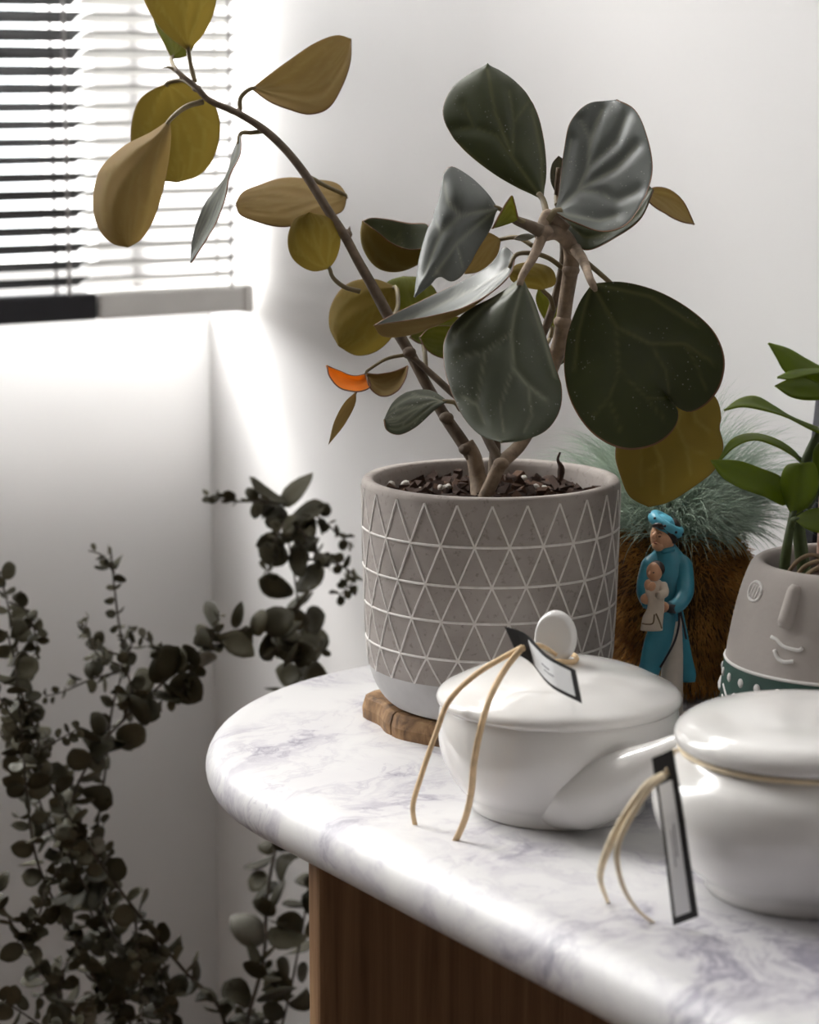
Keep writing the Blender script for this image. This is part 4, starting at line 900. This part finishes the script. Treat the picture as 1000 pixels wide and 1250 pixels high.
for pts in ([(960, 702, 1.37), (975, 684, 1.365), (992, 677, 1.365), (1010, 690, 1.37), (1015, 705, 1.37)], [(968, 708, 1.365), (985, 690, 1.36), (1003, 686, 1.36), (1012, 706, 1.36)], [(978, 709, 1.355), (990, 698, 1.352), (1004, 692, 1.352), (1018, 700, 1.355)]):
    part('aerial_root', tube([P(*q) for q in pts], [0.0012], 7, 22), M['root'], kp)
sk = on_z(1004, 706, KZ + KH - 0.02)
part('plant_stake', tube([sk, sk + np.array([0.0005, 0, 0.03]), sk + np.array([0.0, 0, 0.075])], [0.0042, 0.0040, 0.0036], 10, 14), M['stake'], kp)

# ------------------------------------------------------------------ dark frame leaning on the wall
fb = (-1.222, 1.082); ft_z = 0.34
def fr(a, b_, z): # a along the wall, b thickness, z height along the leaning face
    k = (W_WALL - 0.006 - fb[1]) / ft_z
    return R(fb[0] + a, fb[1] + b_ + k * z, TABLE_Z + 0.001 + z)
fm = Thing('leaning_frame', fr(0.1, 0, 0), 'slate dark flat panel leaning on the wall behind the face planter', 'panel')
o = part('panel', box((0.006, -0.008, 0.006), (0.244, -0.001, ft_z - 0.006), fr), M['frame_dark'], fm, smooth=False)
for (a0, a1, z0, z1) in ((0, 0.25, 0, 0.012), (0, 0.25, ft_z - 0.012, ft_z), (0, 0.012, 0.012, ft_z - 0.012), (0.238, 0.25, 0.012, ft_z - 0.012)):
    part('frame_strip', box((a0, -0.012, z0), (a1, 0.0, z1), fr), M['frame_dark'], fm, smooth=False)

# ------------------------------------------------------------------ vase with dried eucalyptus
VC = np.array([-0.128, 1.735]); VH = 0.30
vz = lathe(smooth_prof([(0, 0), (0.07, 0), (0.085, 0.01), (0.10, 0.07), (0.098, 0.15), (0.075, 0.23), (0.058, 0.27), (0.062, VH), (0.056, VH), (0.050, 0.27), (0.066, 0.22), (0.085, 0.15), (0.085, 0.05), (0, 0.03)], 70), (VC[0], VC[1], 0), 48)
vo = solo('floor_vase', vz, M['vase'], (VC[0], VC[1], 0)); tag(vo, 'tall stoneware floor vase holding the dried eucalyptus branches', 'vase')
def euc_mesh(mat, k):
    r_ = np.random.default_rng(50 + k); n = 14; V = []; Fc = []
    cup = 0.16 + 0.22 * r_.random(); tw = r_.normal() * 0.15
    def pt(r, th, h):
        x = r * math.cos(th); y = r * math.sin(th) * (0.86 + 0.1 * r_.random() * 0)
        pointy = 1 + (0.10 if abs(th) < 0.01 else 0)
        x *= pointy
        return (0.5 + x * 0.5, y * 0.5, cup * 0.5 * (r ** 2) * (0.8 + 0.3 * math.sin(2 * th + k)) + tw * x * y + h)
    rings = (0.0, 0.5, 1.0)
    for h in (0.012, -0.012):
        V.append(pt(0, 0, h))
        for r in rings[1:]:
            for i in range(n): V.append(pt(r, 2 * math.pi * i / n, h if r < 1 else h * 0.3))
    m_ = 1 + 2 * n
    for s_ in (0, 1):
        o0 = s_ * m_
        for i in range(n):
            j = (i + 1) % n
            q = [(o0, o0+1+i, o0+1+j), (o0+1+i, o0+1+n+i, o0+1+n+j, o0+1+j)]
            Fc += q if s_ == 0 else [t_[::-1] for t_ in q]
    for i in range(n):
        j = (i + 1) % n; Fc.append((1+n+i, m_+1+n+i, m_+1+n+j, 1+n+j))
    me = mesh_data('leaf', V, Fc); me.materials.append(mat); return me
EM = [euc_mesh(M[k], i) for i, k in enumerate(['euc1', 'euc1', 'euc1', 'euc2', 'euc2', 'euc1', 'euc2', 'euc3'])]
EW = np.array([.14, .14, .14, .16, .15, .12, .10, .05]); EW /= EW.sum()
def euc_leaf(t, p, ldir, size, r_):
    """one round leaf at p pointing along ldir"""
    x = ldir / np.linalg.norm(ldir); z = r_.normal(size=3) + np.array([0, -0.5, 0.4]); z -= x * (z @ x); z /= np.linalg.norm(z); y = np.cross(z, x)
    o = bpy.data.objects.new('leaf', EM[int(r_.choice(len(EM), p=EW))]); COL.objects.link(o); o.parent = t.o
    mt = Matrix(((x[0], y[0], z[0], p[0] - t.loc[0]), (x[1], y[1], z[1], p[1] - t.loc[1]), (x[2], y[2], z[2], p[2] - t.loc[2]), (0, 0, 0, 1)))
    o.matrix_local = mt @ Matrix.Diagonal((size, size * (0.85 + 0.3 * r_.random()), size, 1))
def euc_branch(main, label, seed, sizes, start=0.25, twigs=(), gap=0.0115, dens=1.0, rad=0.0022):
    r_ = np.random.default_rng(seed)
    root = np.array([VC[0] + r_.normal() * 0.012, VC[1] + r_.normal() * 0.012, 0.055])
    mouth = np.array([VC[0] + np.clip((main[0][0] - 300) * 0.0006, -.032, .032), VC[1] + np.clip(r_.normal() * 0.012, -.02, .02), VH - 0.012])
    t = Thing('eucalyptus_branch', root, label, 'dried branch', 'dried eucalyptus branches in the floor vase')
    pts = [root, mouth] + [P(*q) for q in main]
    c = arcs(pts, 120)
    part('stem', tube(c, np.interp(np.linspace(0, 1, 120), [0, 1], [rad, 0.0007]), 6), M['euc_stem'], t)
    def leaves(c, start, s0, s1, gap):
        L = np.r_[0, np.cumsum(np.linalg.norm(np.diff(c, axis=0), axis=1))]; d = start * L[-1]; k = 0
        while d < L[-1]:
            f_ = (d / L[-1] - start) / (1 - start)
            p = np.array([np.interp(d, L, c[:, q]) for q in range(3)]); p2 = np.array([np.interp(min(d + 0.004, L[-1]), L, c[:, q]) for q in range(3)])
            p1 = np.array([np.interp(max(d - 0.004, 0), L, c[:, q]) for q in range(3)])
            tg = p2 - p1; tg /= np.linalg.norm(tg) + 1e-9
            sd = np.cross(tg, r_.normal(size=3)); sd /= np.linalg.norm(sd)
            size = (s0 + (s1 - s0) * f_) * (0.75 + 0.5 * r_.random())
            for sg in (-1, 1):
                if r_.random() < 0.93 * dens: euc_leaf(t, p + sd * sg * 0.001, sd * sg + tg * (0.25 + 0.35 * r_.random()) + r_.normal(size=3) * 0.25, size, r_)
            d += gap * (0.75 + 0.5 * r_.random()) * (0.55 + 0.45 * size / 0.02)
    leaves(c, start, sizes[0], sizes[1], gap)
    for tw in twigs:
        tc_ = arcs([P(*q) for q in tw], 40)
        part('twig', tube(tc_, np.interp(np.linspace(0, 1, 40), [0, 1], [0.0011, 0.0005]), 5), M['euc_stem'], t)
        leaves(tc_, 0.12, 0.0125, 0.007, 0.0080)
    return t
D1 = 1.86
euc_branch([(272,1240,D1),(225,1185,1.85),(180,1130,1.84),(110,1035,1.82),(62,960,1.82),(32,880,1.83),(22,800,1.84),(5,720,1.85),(-5,690,1.85)], 'long dried eucalyptus branch with dark slanting stem climbing toward the black blind', 11, (0.018, 0.013), 0.42,
    [[(165,1115,1.84),(168,1160,1.83),(172,1205,1.83),(175,1250,1.83)], [(190,1140,1.84),(195,1180,1.85),(200,1220,1.85),(205,1260,1.85)], [(12,735,1.85),(32,745,1.84),(42,770,1.84),(46,798,1.84)], [(24,840,1.83),(45,900,1.82),(52,940,1.82)]])
euc_branch([(200,1250,D1),(125,1120,1.86),(80,1020,1.85),(112,925,1.84),(165,865,1.84),(225,812,1.84),(278,772,1.85),(330,772,1.86),(362,790,1.87),(392,812,1.87)], 'dried eucalyptus branch with large round leaves arching beside the table end', 12, (0.021, 0.025), 0.38,
    [[(250,795,1.84),(262,770,1.83),(268,745,1.83)], [(215,820,1.84),(190,790,1.84),(172,775,1.83)], [(150,880,1.84),(160,840,1.83),(150,815,1.83),(120,800,1.82),(100,760,1.82)], [(330,772,1.86),(345,805,1.86),(372,800,1.86),(398,792,1.86)], [(240,800,1.84),(215,850,1.84),(170,850,1.84)]], gap=0.0105)
euc_branch([(150,1260,D1),(92,1150,1.84),(45,1050,1.82),(32,960,1.81),(25,880,1.81),(18,810,1.81),(8,770,1.81)], 'dense leafy dried eucalyptus branch below the black blind', 13, (0.021, 0.015), 0.35,
    [[(30,930,1.81),(60,910,1.80),(95,890,1.80)], [(28,900,1.81),(5,860,1.80),(-10,840,1.80)], [(60,1080,1.82),(85,1040,1.81),(100,1000,1.81)]], gap=0.0105)
euc_branch([(220,1280,D1),(145,1150,1.87),(118,1050,1.87),(130,930,1.87),(136,870,1.87),(150,810,1.87),(143,745,1.87),(138,700,1.87),(135,668,1.87)], 'thin upright dried eucalyptus branch with small leaves against the grey wall', 14, (0.013, 0.009), 0.40,
    [[(140,700,1.87),(125,678,1.87),(108,672,1.87)], [(148,800,1.87),(120,790,1.86),(105,765,1.86),(108,752,1.86)], [(145,820,1.87),(110,830,1.86),(75,845,1.86),(55,850,1.86)], [(150,800,1.87),(160,790,1.87),(158,768,1.87)]], gap=0.0125, dens=0.75)
euc_branch([(300,1260,D1),(322,1170,1.88),(326,1095,1.90),(338,1030,1.91),(372,900,1.92),(368,800,1.92),(362,720,1.92),(352,660,1.92),(345,612,1.92)], 'tall dried eucalyptus branch rising behind the marble tabletop', 15, (0.025, 0.028), 0.28,
    [[(345,615,1.92),(315,612,1.91),(285,612,1.91),(250,606,1.90)], [(358,640,1.92),(385,630,1.92),(408,648,1.92),(432,668,1.92)], [(360,670,1.92),(385,675,1.92),(402,690,1.92)], [(372,682,1.92),(415,690,1.92),(432,705,1.92),(414,728,1.92)], [(352,650,1.92),(332,690,1.91),(322,700,1.91)], [(352,630,1.92),(340,650,1.90),(330,670,1.90)], [(355,640,1.91),(370,650,1.90),(375,665,1.90)]], gap=0.0125, rad=0.0024)
euc_branch([(330,1320,D1),(352,1220,1.90),(368,1140,1.91),(378,1075,1.92)], 'short broad leaved dried eucalyptus branch beside the oak table leg', 16, (0.026, 0.020), 0.32,
    [[(352,1225,1.90),(330,1195,1.89),(318,1170,1.89)], [(340,1270,1.90),(310,1240,1.89),(290,1225,1.89)]], gap=0.014)
euc_branch([(150,1310,D1),(60,1200,1.82),(5,1110,1.80),(-20,1050,1.80)], 'low dried eucalyptus branch spreading out under the slanting stem', 17, (0.020, 0.016), 0.30,
    [[(70,1215,1.82),(80,1180,1.81),(95,1150,1.81)], [(30,1150,1.81),(50,1110,1.80),(55,1080,1.80)]], gap=0.0105)
euc_branch([(130,1330,D1),(60,1260,1.80),(10,1225,1.79),(-30,1200,1.79)], 'lowest dried eucalyptus branch drooping toward the floor', 18, (0.021, 0.016), 0.28,
    [[(70,1270,1.80),(100,1240,1.80),(115,1215,1.80)]], gap=0.0105)
euc_branch([(165,1270,D1),(135,1170,1.88),(100,1090,1.88),(60,1010,1.88),(30,930,1.88),(-5,890,1.88)], 'dark bushy dried eucalyptus branch at the back of the bunch', 19, (0.019, 0.015), 0.34,
    [[(110,1110,1.88),(125,1060,1.87),(120,1010,1.87)], [(70,1030,1.88),(85,980,1.88),(75,940,1.88)], [(135,1180,1.88),(120,1210,1.87),(110,1250,1.87)]], gap=0.0095)
